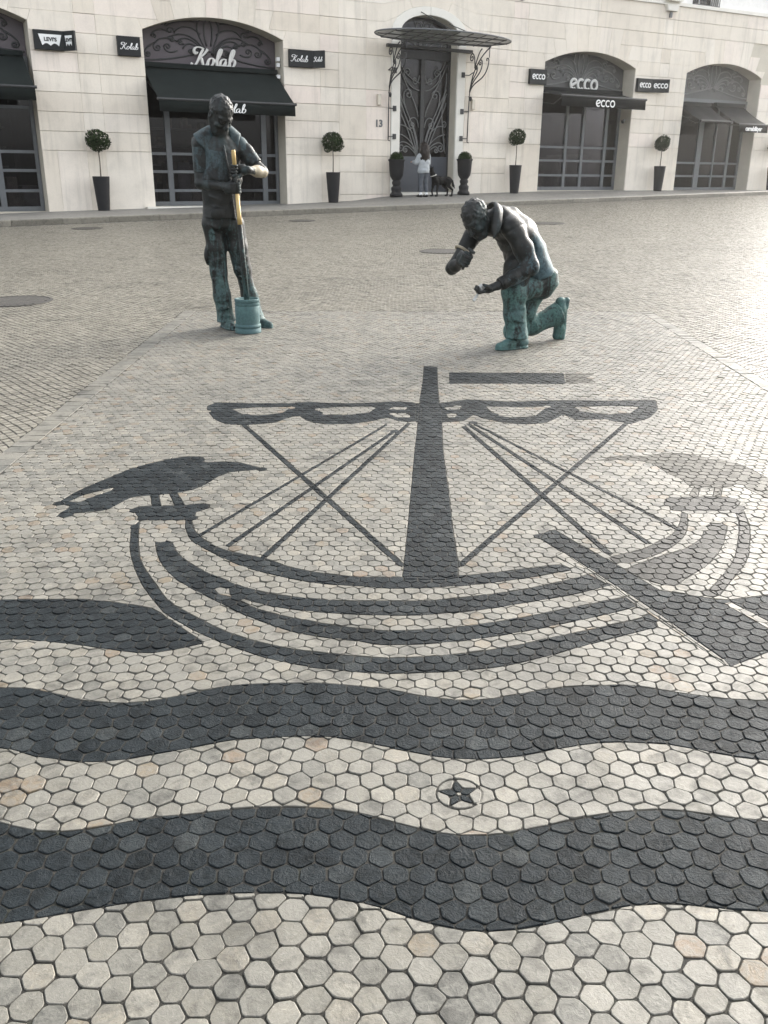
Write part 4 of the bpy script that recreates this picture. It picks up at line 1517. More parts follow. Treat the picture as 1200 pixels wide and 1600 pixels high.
def rounded_strokes():
    S = []
    def arcp(cx, a0, a1, n=16): return [(cx + .5 * math.cos(math.radians(a)), .5 + .5 * math.sin(math.radians(a))) for a in np.linspace(a0, a1, n)]
    S.append([(.06, .34), (.9, .66)] + arcp(.5, 22, 305, 20)[1:])
    S.append(arcp(1.68, 48, 312))
    S.append(arcp(2.8, 48, 312))
    S.append(arcp(3.95, 0, 360, 20))
    return S
def stroke_letters(name, strokes, mat, parent, w_, h_, r, loc, depth=.02, rz=0, slant=0.0):
    xs = [p[0] for s in strokes for p in s]
    zs = [p[1] for s in strokes for p in s]
    x0, x1, z0, z1_ = min(xs), max(xs), min(zs), max(zs)
    mb = MB()
    for st in strokes:
        q = []
        for p in st:
            if q and math.hypot(p[0] - q[-1][0], p[1] - q[-1][1]) < 1e-4: continue
            q.append(p)
        pts = []
        for p in q:
            zz = (p[1] - z0) / (z1_ - z0) - .5
            pts.append((((p[0] - x0) / (x1 - x0) - .5) * w_ + slant * zz * h_, 0, zz * h_))
        m = len(pts)
        if isinstance(r, tuple):
            rad = []
            for i in range(m):
                a, b = np.array(pts[max(i - 1, 0)]), np.array(pts[min(i + 1, m - 1)])
                d = b - a
                up = abs(d[2]) / (np.linalg.norm(d) + 1e-9)
                rad.append(r[0] + (r[1] - r[0]) * up ** 2)
        else:
            rad = [r] * m
        mb.tube(pts, rad, 6)
    o = mb.build(name, mat, parent, False)
    o.location = loc
    o.scale = (1, depth / (r[1] if isinstance(r, tuple) else r), 1)
    o.rotation_euler = (0, 0, rz)
    return o

# ------------------------------------------------------------------ awnings
def awning(label, u0, u1, top_v, front_v, out, drop, mat, y_in=.30, folds=2):
    c = (u0 + u1) / 2
    t = fthing("awning", label, "awning", c, 0, 0)
    hw = (u1 - u0) / 2
    mb = MB()
    N = 14
    vs, fs = [], []
    for i in range(N + 1):
        x = -hw + 2 * hw * i / N
        for k in range(5):
            s = k / 4
            sag = -.035 * math.sin(math.pi * s) - .012 * math.sin(math.pi * s) * math.cos(x * 9)
            vs.append((x, y_in - (y_in + out) * s, top_v + (front_v - top_v) * s + sag))
    for i in range(N):
        for k in range(4):
            a = i * 5 + k
            fs.append((a, a + 5, a + 6, a + 1))
    nb = len(vs)
    vs2 = [(v[0], v[1], v[2] - .012) for v in vs]
    fs2 = [tuple(i + nb for i in f[::-1]) for f in fs]
    mb.add(vs + vs2, fs + fs2)
    mb.build("canvas", mat, t, True)
    v = MB()
    n2 = 28
    vv, ff = [], []
    for i in range(n2 + 1):
        x = -hw + 2 * hw * i / n2
        w1 = .010 * math.sin(i * 1.3)
        vv += [(x, -out - .012, front_v - .02), (x, -out - .012 + w1, front_v - drop), (x, -out + .004, front_v - .02), (x, -out + .004 + w1, front_v - drop)]
    for i in range(n2):
        a = 4 * i
        ff += [(a, a + 1, a + 5, a + 4), (a + 2, a + 6, a + 7, a + 3), (a + 1, a + 3, a + 7, a + 5)]
    v.add(vv, ff)
    v.build("valance", mat, t, True)
    b = MB()
    b.tube([(-hw - .04, -out, front_v), (hw + .04, -out, front_v)], .034, 8)
    b.build("front_bar", M['iron'], t)
    for s in (-1, 1):
        a = MB()
        a.tube([(s * (hw - .08), y_in, top_v - .35), (s * (hw - .2), -out * .3, (top_v + front_v) / 2 - .32), (s * (hw - .08), -out + .02, front_v - .02)], .018, 6)
        a.build("folding_arm", M['iron'], t)
    bx = MB()
    bx.box((-hw, y_in - .10, top_v - .02), (hw, y_in + .06, top_v + .09))
    bx.build("roller_box", mat, t)
    return t
awning("black canvas awning at the left picture edge, nearest the white batwing sign", -14.5, -11.03, 3.16, 2.40, .9, .28, M['awning'])
aw = awning("wide black canvas awning above the Kolab shop window behind the standing bronze man", -8.19, -4.60, 3.10, 2.28, .9, .28, M['awning'])
stroke_letters("lettering", script_strokes(), M['white'], aw, .72, .22, (.007, .016), (.06, -.925, 2.135), .006, slant=.1)
aw = awning("low flat charcoal awning with white ecco lettering on its valance", 4.20, 7.62, 3.12, 2.89, .9, .30, M['awning2'])
stroke_letters("lettering", rounded_strokes(), M['white'], aw, .74, .17, .022, (.02, -.93, 2.715), .008)
awning("plain grey half awning on the left of the last arch", 10.42, 11.80, 2.93, 2.38, .72, .05, M['awning2'])
aw = awning("sloping grey half awning lettered on its short valance, right edge of the last arch", 12.06, 13.50, 2.96, 2.31, .9, .25, M['awning2'])
lettering(text_mesh("carnabilityer", .20, .004, .006, space=.86), M['white'], aw, (.0, -.925, 2.175))

# ------------------------------------------------------------------ signs
def sign_box(name, label, u0, u1, v0, v1, out=.10):
    t = fthing(name, label, "sign", (u0 + u1) / 2, TH + .004, (v0 + v1) / 2)
    b = MB()
    hw, hh = (u1 - u0) / 2, (v1 - v0) / 2
    b.prism(rect(-hw, hw, -hh, hh), -out, 0, .008)
    b.build("panel", M['black'], t)
    return t, hw, hh
def wing(t, hw, hh, ang, length, out=.10):
    """second panel hinged at the right end and turned out from the wall"""
    e = bpy.data.objects.new("angled_panel", None)
    link(e, t)
    b = MB()
    b.prism(rect(0, length, -hh, hh), -.03, .03, .006)
    e = b.build("angled_panel", M['black'], t)
    e.location = (hw + .002, -out + .03, 0)
    e.rotation_euler = (0, 0, -ang)
    return e
for o in [o for o in bpy.data.objects if o.name == "angled_panel" and o.type == 'EMPTY']: bpy.data.objects.remove(o)

def batwing(parent, w_, h_, loc, name="batwing_plate", rz=0.0):
    p = [(-.5, .5), (-.36, -.5)] + [(-.36 + .36 * t, -.5 + .22 * math.sin(math.pi * t)) for t in np.linspace(.12, .88, 6)] + [(0, -.5)] + \
        [(.36 * t, -.5 + .22 * math.sin(math.pi * t)) for t in np.linspace(.12, .88, 6)] + [(.36, -.5), (.5, .5)]
    b = MB()
    b.prism([(x * w_, z * h_) for x, z in p], -.006, 0.0)
    o = b.build(name, M['white'], parent)
    o.location = loc
    o.rotation_euler = (0, 0, rz)
    lt = lettering(text_mesh("LEVI'S", h_ * .46, .003, .004), M['black'], o, (0, -.009, .05 * h_), name="sign_lettering", sx=1.05)
    return o
t, hw, hh = sign_box("shop_sign", "black double sign with white batwing plate, right of the leftmost arch", -10.80, -10.12, 3.265, 3.68)
batwing(t, .52, .24, (.02, -.1005, .0))
wg = wing(t, hw, hh, math.radians(55), .34)
batwing(wg, .22, .22, (.17, -.0305, 0))
t, hw, hh = sign_box("shop_sign", "small square black Kolab sign between the first planter and the Kolab arch", -8.88, -8.33, 3.25, 3.68)
stroke_letters("lettering", script_strokes(), M['white'], t, .42, .15, (.005, .010), (0, -.103, 0), .005, slant=.1)
t, hw, hh = sign_box("shop_sign", "folded black Kolab sign on the right pier of the Kolab arch", -4.39, -3.70, 3.255, 3.67)
stroke_letters("lettering", script_strokes(), M['white'], t, .48, .16, (.005, .010), (-.06, -.103, 0), .005, slant=.1)
wg = wing(t, hw, hh, math.radians(48), .34)
stroke_letters("wing_lettering", script_strokes(), M['white'], wg, .24, .12, (.004, .008), (.16, -.033, 0), .005, slant=.1)
t, hw, hh = sign_box("shop_sign", "small square black ecco sign between iron door and ecco arch", 3.545, 4.19, 3.22, 3.64)
stroke_letters("lettering", rounded_strokes(), M['white'], t, .46, .12, .018, (0, -.103, 0), .006)
t, hw, hh = sign_box("shop_sign", "folded black sign reading ecco twice, right of the ecco arch", 7.93, 8.60, 3.20, 3.60)
stroke_letters("lettering", rounded_strokes(), M['white'], t, .46, .12, .018, (0, -.103, 0), .006)
wg = wing(t, hw, hh, math.radians(22), .58)
stroke_letters("wing_lettering", rounded_strokes(), M['white'], wg, .46, .12, .018, (.28, -.033, 0), .006)
kl = fthing("sign_letters", "large pale script Kolab letters in front of the purple tympanum", "sign", -6.29, -.40, 3.40)
stroke_letters("letter_strokes", script_strokes(), M['silver'], kl, 1.16, .44, (.018, .042), (0, 0, 0), .03, slant=.12)
for x in (-.35, .0, .35):
    b = MB(); b.tube([(x, 0, 0), (x, .11, 0)], .008, 5); b.build("standoff", M['iron'], kl)
el = fthing("sign_letters", "large pale rounded ecco letters in front of the grey tympanum", "sign", 6.13, -.40, 3.35)
stroke_letters("letter_strokes", rounded_strokes(), M['silver'], el, 1.10, .29, .046, (0, 0, 0), .03)
for x in (-.4, .0, .4):
    b = MB(); b.tube([(x, 0, 0), (x, .11, 0)], .008, 5); b.build("standoff", M['iron'], el)

# wall lamps, spotlights, camera dome
for u, lab in ((-1.66, "slim upright wall lamp above the number 13"), (1.535, "slim upright wall lamp right of the iron door")):
    t = fthing("wall_lamp", lab, "wall lamp", u, TH, 2.565, "lamps beside the portal")
    b = MB(); b.prism(rect(-.055, .055, -.14, .14), -.09, -.01, .012); b.build("lamp_body", M['lamp'], t)
    b = MB(); b.box((-.03, -.012, -.1), (.03, 0, .1)); b.build("back_plate", M['frame'], t)
for z, lab in ((3.44, "topmost of three tiny white spotlights inside the right jamb of the Kolab arch"), (3.30, "middle one of the tiny white spotlights inside the Kolab arch jamb"),
               (3.02, "lowest tiny white spotlight above the right end of the Kolab awning")):
    t = fthing("spotlight", lab, "spotlight", -4.535, -.18, z, "spotlights in the Kolab arch")
    b = MB(); b.box((-.10, -.05, -.045), (-.02, .05, .045)); b.build("lamp_head", M['white'], t)
    b = MB(); b.box((-.02, -.015, -.015), (.012, .015, .015)); b.build("bracket", M['frame'], t)
t = fthing("camera_dome", "small dark dome camera inside the right jamb of the ecco arch", "camera", 7.865, -.22, 2.34)
b = MB(); b.lathe([(.0, -.10), (.05, -.09), (.07, -.04), (.075, 0), (.0, .01)], 12, (-.09, 0, 0)); b.build("dome", M['black'], t, True)
b = MB(); b.box((-.09, -.02, -.01), (.008, .02, .03)); b.build("bracket", M['frame'], t)

# ------------------------------------------------------------------ glass canopy over the portal
def build_canopy():
    t = fthing("glass_canopy", "oval glass and iron canopy with scrolled brackets over the entrance door", "canopy", 0.0, 0, 0)
    zb, out, hw = 3.98, 1.35, 1.95
    # oval glass plate, sloping gently down outwards, frosted with dust
    hw, out, cy = 2.18, .76, -TH - .80
    rim = [(hw * math.cos(2 * math.pi * k / 56), cy - out * math.sin(2 * math.pi * k / 56)) for k in range(57)]
    def zz(y): return zb + .12 - .13 * (y + TH) / 1.5
    vs = [(x, y, zz(y)) for x, y in rim] + [(x * .97, min(-TH - .03, y * .97), zz(y) + .018) for x, y in rim]
    g = MB()
    top = [(x, y, zz(y) + .012) for x, y in rim[:-1]]
    bot = [(x, y, zz(y)) for x, y in rim[:-1]]
    n = len(top)
    g.add(top + bot, [list(range(n - 1, -1, -1)), list(range(n, 2 * n))] + [(i, (i + 1) % n, n + (i + 1) % n, n + i) for i in range(n)])
    g.build("glass_roof", M['clear'], t)
    r = MB()
    r.tube([(x, y, zz(y) - .005) for x, y in rim], .020, 6)
    r.build("rim", M['frame'], t, True)
    rib = MB()
    for x in (-1.8, -1.35, -.9, -.45, 0, .45, .9, 1.35, 1.8):
        dd = out * math.sqrt(1 - (x / hw) ** 2)
        rib.tube([(x, cy + dd, zz(cy + dd) - .03), (x, cy - dd, zz(cy - dd) - .03)], .012, 5)
    for y in (cy + .4, cy, cy - .4):
        xx = hw * math.sqrt(max(0, 1 - ((y - cy) / out) ** 2)) * .97
        rib.tube([(-xx, y, zz(y) - .04), (xx, y, zz(y) - .04)], .015, 5)
    rib.build("rafters", M['iron'], t)
    fb = MB()
    fb.box((-1.42, -TH - .10, zb - .06), (1.42, -TH - .002, zb + .02))
    fb.tube([(-1.42, -TH - 1.0, zb + .02), (1.42, -TH - 1.0, zb + .02)], .022, 6)
    fb.build("bearer_beam", M['iron'], t)
    # brackets on both sides
    for s in (-1, 1):
        b = MB()
        x = s * 1.36
        def P(o, z): return (x, -TH - .03 - o, z)
        curves = [[P(.02, 1.52), P(.03, 2.3), P(.05, 2.75)] + [P(o, z) for o, z in bez((.05, 2.75), (.08, 3.35), (.45, 3.75), (1.02, 3.98))[1:]],
                  [P(o, z) for o, z in bez((.06, 2.85), (.2, 3.25), (.85, 3.05), (.98, 3.60), n=14)] + [P(o, z) for o, z in spiral(.90, 3.66, .09, -.6, .7, n=10, cw=1)],
                  [P(o, z) for o, z in bez((.06, 2.88), (.2, 3.3), (.62, 3.25), (.66, 3.60), n=14)] + [P(o, z) for o, z in spiral(.56, 3.62, .10, -.2, 1.3, n=16, cw=1)],
                  [P(o, z) for o, z in bez((.05, 2.9), (.15, 3.3), (.42, 3.3), (.42, 3.5), n=12)] + [P(o, z) for o, z in spiral(.35, 3.5, .07, 0, 1.2, n=12, cw=1)],
                  [P(o, z) for o, z in bez((.28, 3.50), (.36, 3.70), (.5, 3.95), (.62, 3.98), n=10)],
                  [P(o, z) for o, z in bez((.28, 3.50), (.30, 3.75), (.22, 3.92), (.12, 3.90), n=10)] + [P(o, z) for o, z in spiral(.13, 3.79, .11, 1.6, 1.3, n=16, cw=1)],
                  [P(o, z) for o, z in bez((.03, 2.78), (.06, 2.66), (.16, 2.60), (.17, 2.7), n=10)] + [P(o, z) for o, z in spiral(.12, 2.71, .055, -.2, 1.2, n=12, cw=1)],
                  [P(.0, 3.34), P(.22, 3.40)], [P(1.0, 3.98), P(1.0, 3.72)], [P(.02, 1.52), P(.10, 1.50)]]
        for c in curves: b.tube(c, .017 if len(c) > 4 else .013, 6)
        b.build("scroll_bracket", M['iron'], t, True)
        for z in (3.34, 2.36, 1.62):
            a = MB()
            a.box((s * 1.15 - .05, -TH - .055, z - .07), (s * 1.15 + .05, -TH - .022, z + .07))
            a.tube([(s * 1.15, -TH - .04, z), (x, -TH - .04, z)], .012, 5)
            a.build("wall_anchor", M['iron'], t)
    for x0, x1 in ((-.33, .62), (.62, 1.32)):
        b = MB()
        b.tube([(x0, -TH - .03, 4.86 if x0 < 0 else 4.62), (x1, -TH - .85, zz(-.9) + .02)], .012, 5)
        b.build("tie_rod", M['iron'], t)
build_canopy()

# ------------------------------------------------------------------ potted plants
def mat_leaf(name, a, b):
    t = NT(name)
    tone = attr(t)
    c = t.ramp(tone, [(0.0, a), (1.0, b)])
    t.set(Base_Color=c, Roughness=0.85, Specular_IOR_Level=0.03)
    t.b.inputs["Transmission Weight"].default_value = 0.0
    return t.m
M['leaf'] = mat_leaf("dark_box_leaf", (0.014, 0.022, 0.012), (0.045, 0.065, 0.028))
M['leaf2'] = mat_leaf("green_clipped_leaf", (0.012, 0.022, 0.008), (0.036, 0.060, 0.022))
def leaf_ball(r, c, n, rnd, lump=.12, flat=1.0, leaf=.035, seed_lumps=None):
    mb = MB()
    lumps = seed_lumps or [(rnd.uniform(0, 2 * math.pi), rnd.uniform(-1, 1), rnd.uniform(.4, 1)) for _ in range(5)]
    for i in range(n):
        z = rnd.uniform(-1, 1)
        a = rnd.uniform(0, 2 * math.pi)
        q = math.sqrt(1 - z * z)
        d = np.array([q * math.cos(a), q * math.sin(a), z])
        k = 1.0
        for la, lz, ls in lumps:
            lq = math.sqrt(max(0, 1 - lz * lz))
            k += lump * ls * max(0, d @ np.array([lq * math.cos(la), lq * math.sin(la), lz]) - .6)
        rr = r * k * rnd.uniform(.62, 1.03) ** .5
        p = np.array(c) + d * rr * np.array([1, 1, flat])
        nrm = d + np.array([rnd.gauss(0, .6) for _ in range(3)])
        nrm /= np.linalg.norm(nrm)
        tt = np.cross(nrm, [rnd.gauss(0, 1) for _ in range(3)])
        tt /= np.linalg.norm(tt) + 1e-9
        bb = np.cross(nrm, tt)
        L = leaf * rnd.uniform(.7, 1.3)
        mb.add([p - tt * L, p + bb * L * .45 + nrm * L * .12, p + tt * L, p - bb * L * .45 + nrm * L * .12], [(0, 1, 2, 3)], rnd.random())
    return mb

def topiary(label, px, py, pot_h, pot_w, ball_h, ball_r, seed, out=.40):
    u, o, v = place(px, py, out)
    rnd = random.Random(seed)
    t = fthing("potted_topiary", label, "potted tree", u, o, v, "ball topiaries in tall planters along the facade")
    p = MB()
    w1, w0 = pot_w / 2, pot_w / 2 * .70
    prof = [(w0, 0), (w0, .02), (w1, pot_h - .02), (w1, pot_h), (w1 - .03, pot_h), (w1 - .035, pot_h - .06)]
    p.lathe(prof, 20)
    po = p.build("planter", M['pot'], t, True)
    s = MB(); s.lathe([(0.001, pot_h - .055), (w1 - .034, pot_h - .05)], 16); s.build("soil", M['soil'], t)
    k = MB()
    zt = ball_h
    k.tube([(0, 0, pot_h - .06), (.012, .005, pot_h + (zt - pot_h) * .4), (-.006, 0, zt)], [.018, .014, .012], 6)
    for a in range(5):
        th = a * 1.25 + seed
        k.tube([(-.006, 0, zt - ball_r * .7), (ball_r * .5 * math.cos(th), ball_r * .5 * math.sin(th), zt + ball_r * .25)], [.008, .004], 4)
    k.build("trunk", M['bark'], t)
    c = leaf_ball(ball_r, (0, 0, zt), int(rnd.uniform(1000, 1500)), rnd, rnd.uniform(.4, .7), rnd.uniform(.86, 1.0), rnd.uniform(.028, .036))
    for q in range(4):
        a = rnd.uniform(0, 6.28)
        m2 = leaf_ball(ball_r * .36, (ball_r * .72 * math.cos(a), ball_r * .3 * math.sin(a), zt - ball_r * rnd.uniform(-.2, .75)), 160, rnd, .3, 1, .028)
        c.add(m2.v, m2.f)
        c.t[-len(m2.f):] = m2.t
    c.build("crown", M['leaf'], t)
    return t
topiary("round clipped tree in a black tapered planter, leftmost on the facade", 163, 332, .80, .41, 1.62, .262, 3)
topiary("round clipped tree in a black planter between the Kolab arch and number 13", 521, 318, .80, .40, 1.60, .27, 8)
topiary("round clipped tree in a black planter below the small ecco sign", 803, 304, .82, .38, 1.62, .235, 12)
topiary("round clipped tree with a pale gap, between ecco arch and last arch", 1027, 299, .80, .39, 1.52, .235, 15)
topiary("planter tree cut off by the right picture edge", 1203, 297, .80, .40, 1.55, .24, 19)

def urn(label, px, py, seed):
    u, o, v = place(px, py, .42)
    t = fthing("urn_planter", label, "urn planter", u, o, v, "urns flanking the iron door")
    p = MB()
    p.lathe([(.001, 0), (.185, 0), (.185, .07), (.165, .09), (.135, .13), (.150, .20), (.150, .25), (.12, .27), (.10, .31), (.125, .35), (.13, .40), (.10, .44),
             (.13, .47), (.185, .56), (.205, .68), (.22, .95), (.245, .985), (.245, 1.01), (.215, 1.01), (.205, .95)], 26)
    p.build("urn", M['pot'], t, True)
    s = MB(); s.lathe([(.001, .955), (.207, .96)], 18); s.build("soil", M['soil'], t)
    lb = leaf_ball(.20, (0, 0, 1.03), 1500, random.Random(seed), .12, .92, .020)
    lb.lathe([(.001, -.15), (.12, -.11), (.165, 0), (.12, .11), (.001, .155)], 14, (0, 0, 1.03))
    lb.build("clipped_ball", M['leaf2'], t)
urn("black baluster urn with clipped green ball left of the iron door", 619, 308, 4)
urn("black baluster urn with clipped green ball right of the iron door, beside the dog", 724, 307, 5)

# ------------------------------------------------------------------ manhole covers in the plaza
M['castiron'] = plain("worn_cast_iron", (0.050, 0.047, 0.042), 0.55, 0.4, var=.3, scale=20, bump=.4)
def manhole(label, px, py, r, on_plaza=True):
    if on_plaza:
        a, b = gnd(px, py)
        m = GM @ Matrix.Translation((a, b, 0.006))
    else:
        u, o, v = place(px, py, on_plaza)
    t = empty("manhole_cover", label, "manhole cover", "cast iron covers in the paving", matrix=m)
    f = MB(); f.lathe([(r, -.02), (r, .002), (r - .03, .004), (r - .03, -.004)], 32); f.build("ring", M['castiron'], t)
    c = MB()
    c.lathe([(.001, -.004), (r - .034, -.004), (r - .034, .001), (.001, .001)][1:3] + [(.001, .001)], 32)
    for k in range(-5, 6):
        x = k * r / 6
        y = math.sqrt(max(0, (r - .06) ** 2 - x * x))
        c.box((x - .012, -y, .001), (x + .012, y, .004))
    c.build("lid", M['castiron'], t)
manhole("large round dark cover at the left picture edge beyond the crow mosaic", 25, 471, .36)
manhole("flat round cover in the setts left of the kneeling man's head", 690, 393, .34)
manhole("round cover behind the kneeling man's back", 856, 349, .36)
manhole("faint cover near the kerb in front of the leftmost planter", 136, 357, .30)
manhole("dark oval cover by the kerb right of the standing man", 472, 345, .30)

#@@FIGURES
# ------------------------------------------------------------------ sculpted figures: a smooth distance field turned into one surface
class Clay:
    def __init__(s, lo, hi, h):
        s.lo, s.h = np.array(lo, float), h
        s.n = np.ceil((np.array(hi) - s.lo) / h).astype(int) + 1
        s.d = np.full(tuple(s.n), 1.0, np.float32)
    def win(s, lo, hi):
        a = np.clip(np.floor((np.array(lo) - s.lo) / s.h).astype(int), 0, s.n)
        b = np.clip(np.ceil((np.array(hi) - s.lo) / s.h).astype(int) + 1, 0, s.n)
        if (b - a).min() <= 0: return None, None
        ax = [s.lo[i] + s.h * np.arange(a[i], b[i]) for i in range(3)]
        P = np.stack(np.meshgrid(*ax, indexing='ij'), -1).astype(np.float32)
        return tuple(slice(a[i], b[i]) for i in range(3)), P
    def comb(s, sl, d, k, sub=False):
        o = s.d[sl]
        if sub:
            d = -d
            hh = np.maximum(k - np.abs(o - d), 0) / max(k, 1e-6)
            s.d[sl] = np.maximum(o, d) + hh * hh * k * .25
        else:
            hh = np.maximum(k - np.abs(o - d), 0) / max(k, 1e-6)
            s.d[sl] = np.minimum(o, d) - hh * hh * k * .25
    def cap(s, a, b, ra, rb=None, k=.02, sub=False):
        """round tapered limb from a to b"""
        a, b = np.array(a, float), np.array(b, float)
        rb = ra if rb is None else rb
        m = max(ra, rb) + k + 2 * s.h
        sl, P = s.win(np.minimum(a, b) - m, np.maximum(a, b) + m)
        if sl is None: return s
        ab = b - a
        t = np.clip(((P - a) @ ab) / (ab @ ab + 1e-12), 0, 1)
        d = np.linalg.norm(P - a - t[..., None] * ab, axis=-1) - (ra + (rb - ra) * t)
        s.comb(sl, d, k, sub)
        return s
    def chain(s, pts, rad, k=.02):
        for i in range(len(pts) - 1): s.cap(pts[i], pts[i + 1], rad[i], rad[i + 1], k)
        return s
    def ell(s, c, r, R=None, k=.02, sub=False):
        c, r = np.array(c, float), np.array(r, float)
        m = r.max() + k + 2 * s.h
        sl, P = s.win(c - m, c + m)
        if sl is None: return s
        q = P - c
        if R is not None: q = q @ np.array(R)
        n0 = np.linalg.norm(q / r, axis=-1)
        n1 = np.linalg.norm(q / (r * r), axis=-1)
        s.comb(sl, n0 * (n0 - 1) / (n1 + 1e-9), k, sub)
        return s
    def loft(s, pts, rad, ref, k=.03, sub=False):
        """elliptical trunk along pts; rad = (r along ref, r across) per point"""
        for i in range(len(pts) - 1):
            a, b = np.array(pts[i], float), np.array(pts[i + 1], float)
            m = max(max(rad[i]), max(rad[i + 1])) + k + 2 * s.h
            sl, P = s.win(np.minimum(a, b) - m, np.maximum(a, b) + m)
            if sl is None: continue
            ax = (b - a)
            L = np.linalg.norm(ax)
            ax = ax / L
            u = np.array(ref, float)
            u = u - ax * (u @ ax)
            u /= np.linalg.norm(u)
            v = np.cross(ax, u)
            q = P - a
            tt = (q @ ax) / L
            t = np.clip(tt, 0, 1)
            ru = rad[i][0] + (rad[i + 1][0] - rad[i][0]) * t
            rv = rad[i][1] + (rad[i + 1][1] - rad[i][1]) * t
            rm = np.minimum(ru, rv)
            ex = (tt - t) * L
            n0 = np.sqrt(((q @ u) / ru) ** 2 + ((q @ v) / rv) ** 2 + (ex / (rm * .55)) ** 2)
            n1 = np.sqrt(((q @ u) / ru ** 2) ** 2 + ((q @ v) / rv ** 2) ** 2 + (ex / (rm * .55) ** 2) ** 2)
            s.comb(sl, n0 * (n0 - 1) / (n1 + 1e-9), k, sub)
        return s
    def ridge(s, a, b, amp, w_):
        """raise (amp > 0) or press in a soft fold along the segment a-b on whatever surface lies there"""
        a, b = np.array(a, float), np.array(b, float)
        sl, P = s.win(np.minimum(a, b) - 3 * w_, np.maximum(a, b) + 3 * w_)
        if sl is None: return s
        ab = b - a
        t = np.clip(((P - a) @ ab) / (ab @ ab + 1e-12), 0, 1)
        d = np.linalg.norm(P - a - t[..., None] * ab, axis=-1)
        s.d[sl] -= (amp * np.exp(-(d / w_) ** 2) * (1 - .6 * (2 * t - 1) ** 2)).astype(np.float32)
        return s
    def folds(s, pts, amp, w_):
        for i in range(len(pts) - 1): s.ridge(pts[i], pts[i + 1], amp, w_)
        return s
    def local_cut(s, p, n, r):
        """cut by a plane, only within r of p"""
        p, n = np.array(p, float), unit(n)
        sl, P = s.win(p - r, p + r)
        d = -((P - p) @ n)
        s.d[sl] = np.where(np.linalg.norm(P - p, axis=-1) < r, np.maximum(s.d[sl], d), s.d[sl]).astype(np.float32)
        return s
    def cut(s, p, n, k=.004):
        """keep the side n points to"""
        p, n = np.array(p, float), np.array(n, float)
        n /= np.linalg.norm(n)
        ax = [s.lo[i] + s.h * np.arange(s.n[i]) for i in range(3)]
        d = -((ax[0][:, None, None] - p[0]) * n[0] + (ax[1][None, :, None] - p[1]) * n[1] + (ax[2][None, None, :] - p[2]) * n[2]).astype(np.float32)
        s.d = np.maximum(s.d, d)
        return s
    def wrinkle(s, amp, f, seed=0, zdir=(1, 1, 1)):
        r = np.random.default_rng(seed)
        ax = [s.lo[i] + s.h * np.arange(s.n[i]) for i in range(3)]
        acc = 0
        for o in range(4):
            w_ = r.normal(0, 1, 3)
            w_ = w_ / np.linalg.norm(w_) * np.array(zdir) * f * (1.7 ** o)
            ph = r.uniform(0, 6.28, 3)
            acc = acc + np.sin(ax[0][:, None, None] * w_[0] + ax[1][None, :, None] * w_[1] + ax[2][None, None, :] * w_[2] + ph[0] +
                               1.2 * np.sin(ax[2][None, None, :] * f * .6 + ph[1]) + 1.1 * np.sin(ax[0][:, None, None] * f * .5 + ph[2])) / (1.6 ** o)
        s.d = s.d + (amp * acc).astype(np.float32)
        return s
    def mesh(s, name, mat, smooth=2):
        d = s.d
        ins = d < 0
        nx, ny, nz = [n - 1 for n in d.shape]
        cnt = np.zeros((nx, ny, nz), np.uint8)
        pos = np.zeros((nx, ny, nz, 3), np.float32)
        off = [(i, j, k) for i in (0, 1) for j in (0, 1) for k in (0, 1)]
        def S(o, A): return A[o[0]:o[0] + nx, o[1]:o[1] + ny, o[2]:o[2] + nz]
        tot = sum(S(o, ins).astype(np.uint8) for o in off)
        mix = (tot > 0) & (tot < 8)
        idx = np.argwhere(mix)
        ii, jj, kk = idx.T
        acc = np.zeros((len(idx), 3))
        num = np.zeros(len(idx))
        for o in off:
            for a in range(3):
                if o[a] == 0:
                    o2 = list(o)
                    o2[a] = 1
                    d0 = d[ii + o[0], jj + o[1], kk + o[2]]
                    d1 = d[ii + o2[0], jj + o2[1], kk + o2[2]]
                    c = (d0 < 0) != (d1 < 0)
                    t = np.where(c, d0 / np.where(d0 == d1, 1, d0 - d1), 0)
                    p = np.zeros((len(idx), 3)) + np.array(o)
                    p[:, a] += t
                    acc += np.where(c[:, None], p, 0)
                    num += c
        V = s.lo + (idx + acc / num[:, None]) * s.h
        vid = np.full((nx, ny, nz), -1, np.int64)
        vid[ii, jj, kk] = np.arange(len(idx))
        faces = []
        for a in range(3):
            b, c = (a + 1) % 3, (a + 2) % 3
            sl0 = [slice(None)] * 3
            sl1 = [slice(None)] * 3
            sl0[a], sl1[a] = slice(0, -1), slice(1, None)
            ch = ins[tuple(sl0)] != ins[tuple(sl1)]
            e = np.argwhere(ch)
            ok = (e[:, b] > 0) & (e[:, c] > 0) & (e[:, b] < d.shape[b] - 1) & (e[:, c] < d.shape[c] - 1)
            e = e[ok]
            def at(db, dc):
                q = e.copy()
                q[:, b] += db
                q[:, c] += dc
                return vid[q[:, 0], q[:, 1], q[:, 2]]
            q = np.stack([at(-1, -1), at(0, -1), at(0, 0), at(-1, 0)], 1)
            fl = ins[e[:, 0], e[:, 1], e[:, 2]]
            q = np.where(fl[:, None], q, q[:, ::-1])
            faces.append(q)
        Fc = np.concatenate(faces)
        Fc = Fc[(Fc >= 0).all(1)]
        # a little relaxing of the net
        for _ in range(smooth):
            sm = np.zeros_like(V)
            cn = np.zeros(len(V))
            for i in range(4):
                j = (i + 1) % 4
                np.add.at(sm, Fc[:, i], V[Fc[:, j]])
                np.add.at(cn, Fc[:, i], 1)
                np.add.at(sm, Fc[:, j], V[Fc[:, i]])
                np.add.at(cn, Fc[:, j], 1)
            V = .5 * V + .5 * sm / np.maximum(cn, 1)[:, None]
        me = bpy.data.meshes.new(name)
        m, nf = len(V), len(Fc)
        me.vertices.add(m)
        me.vertices.foreach_set("co", V.astype(np.float32).ravel())
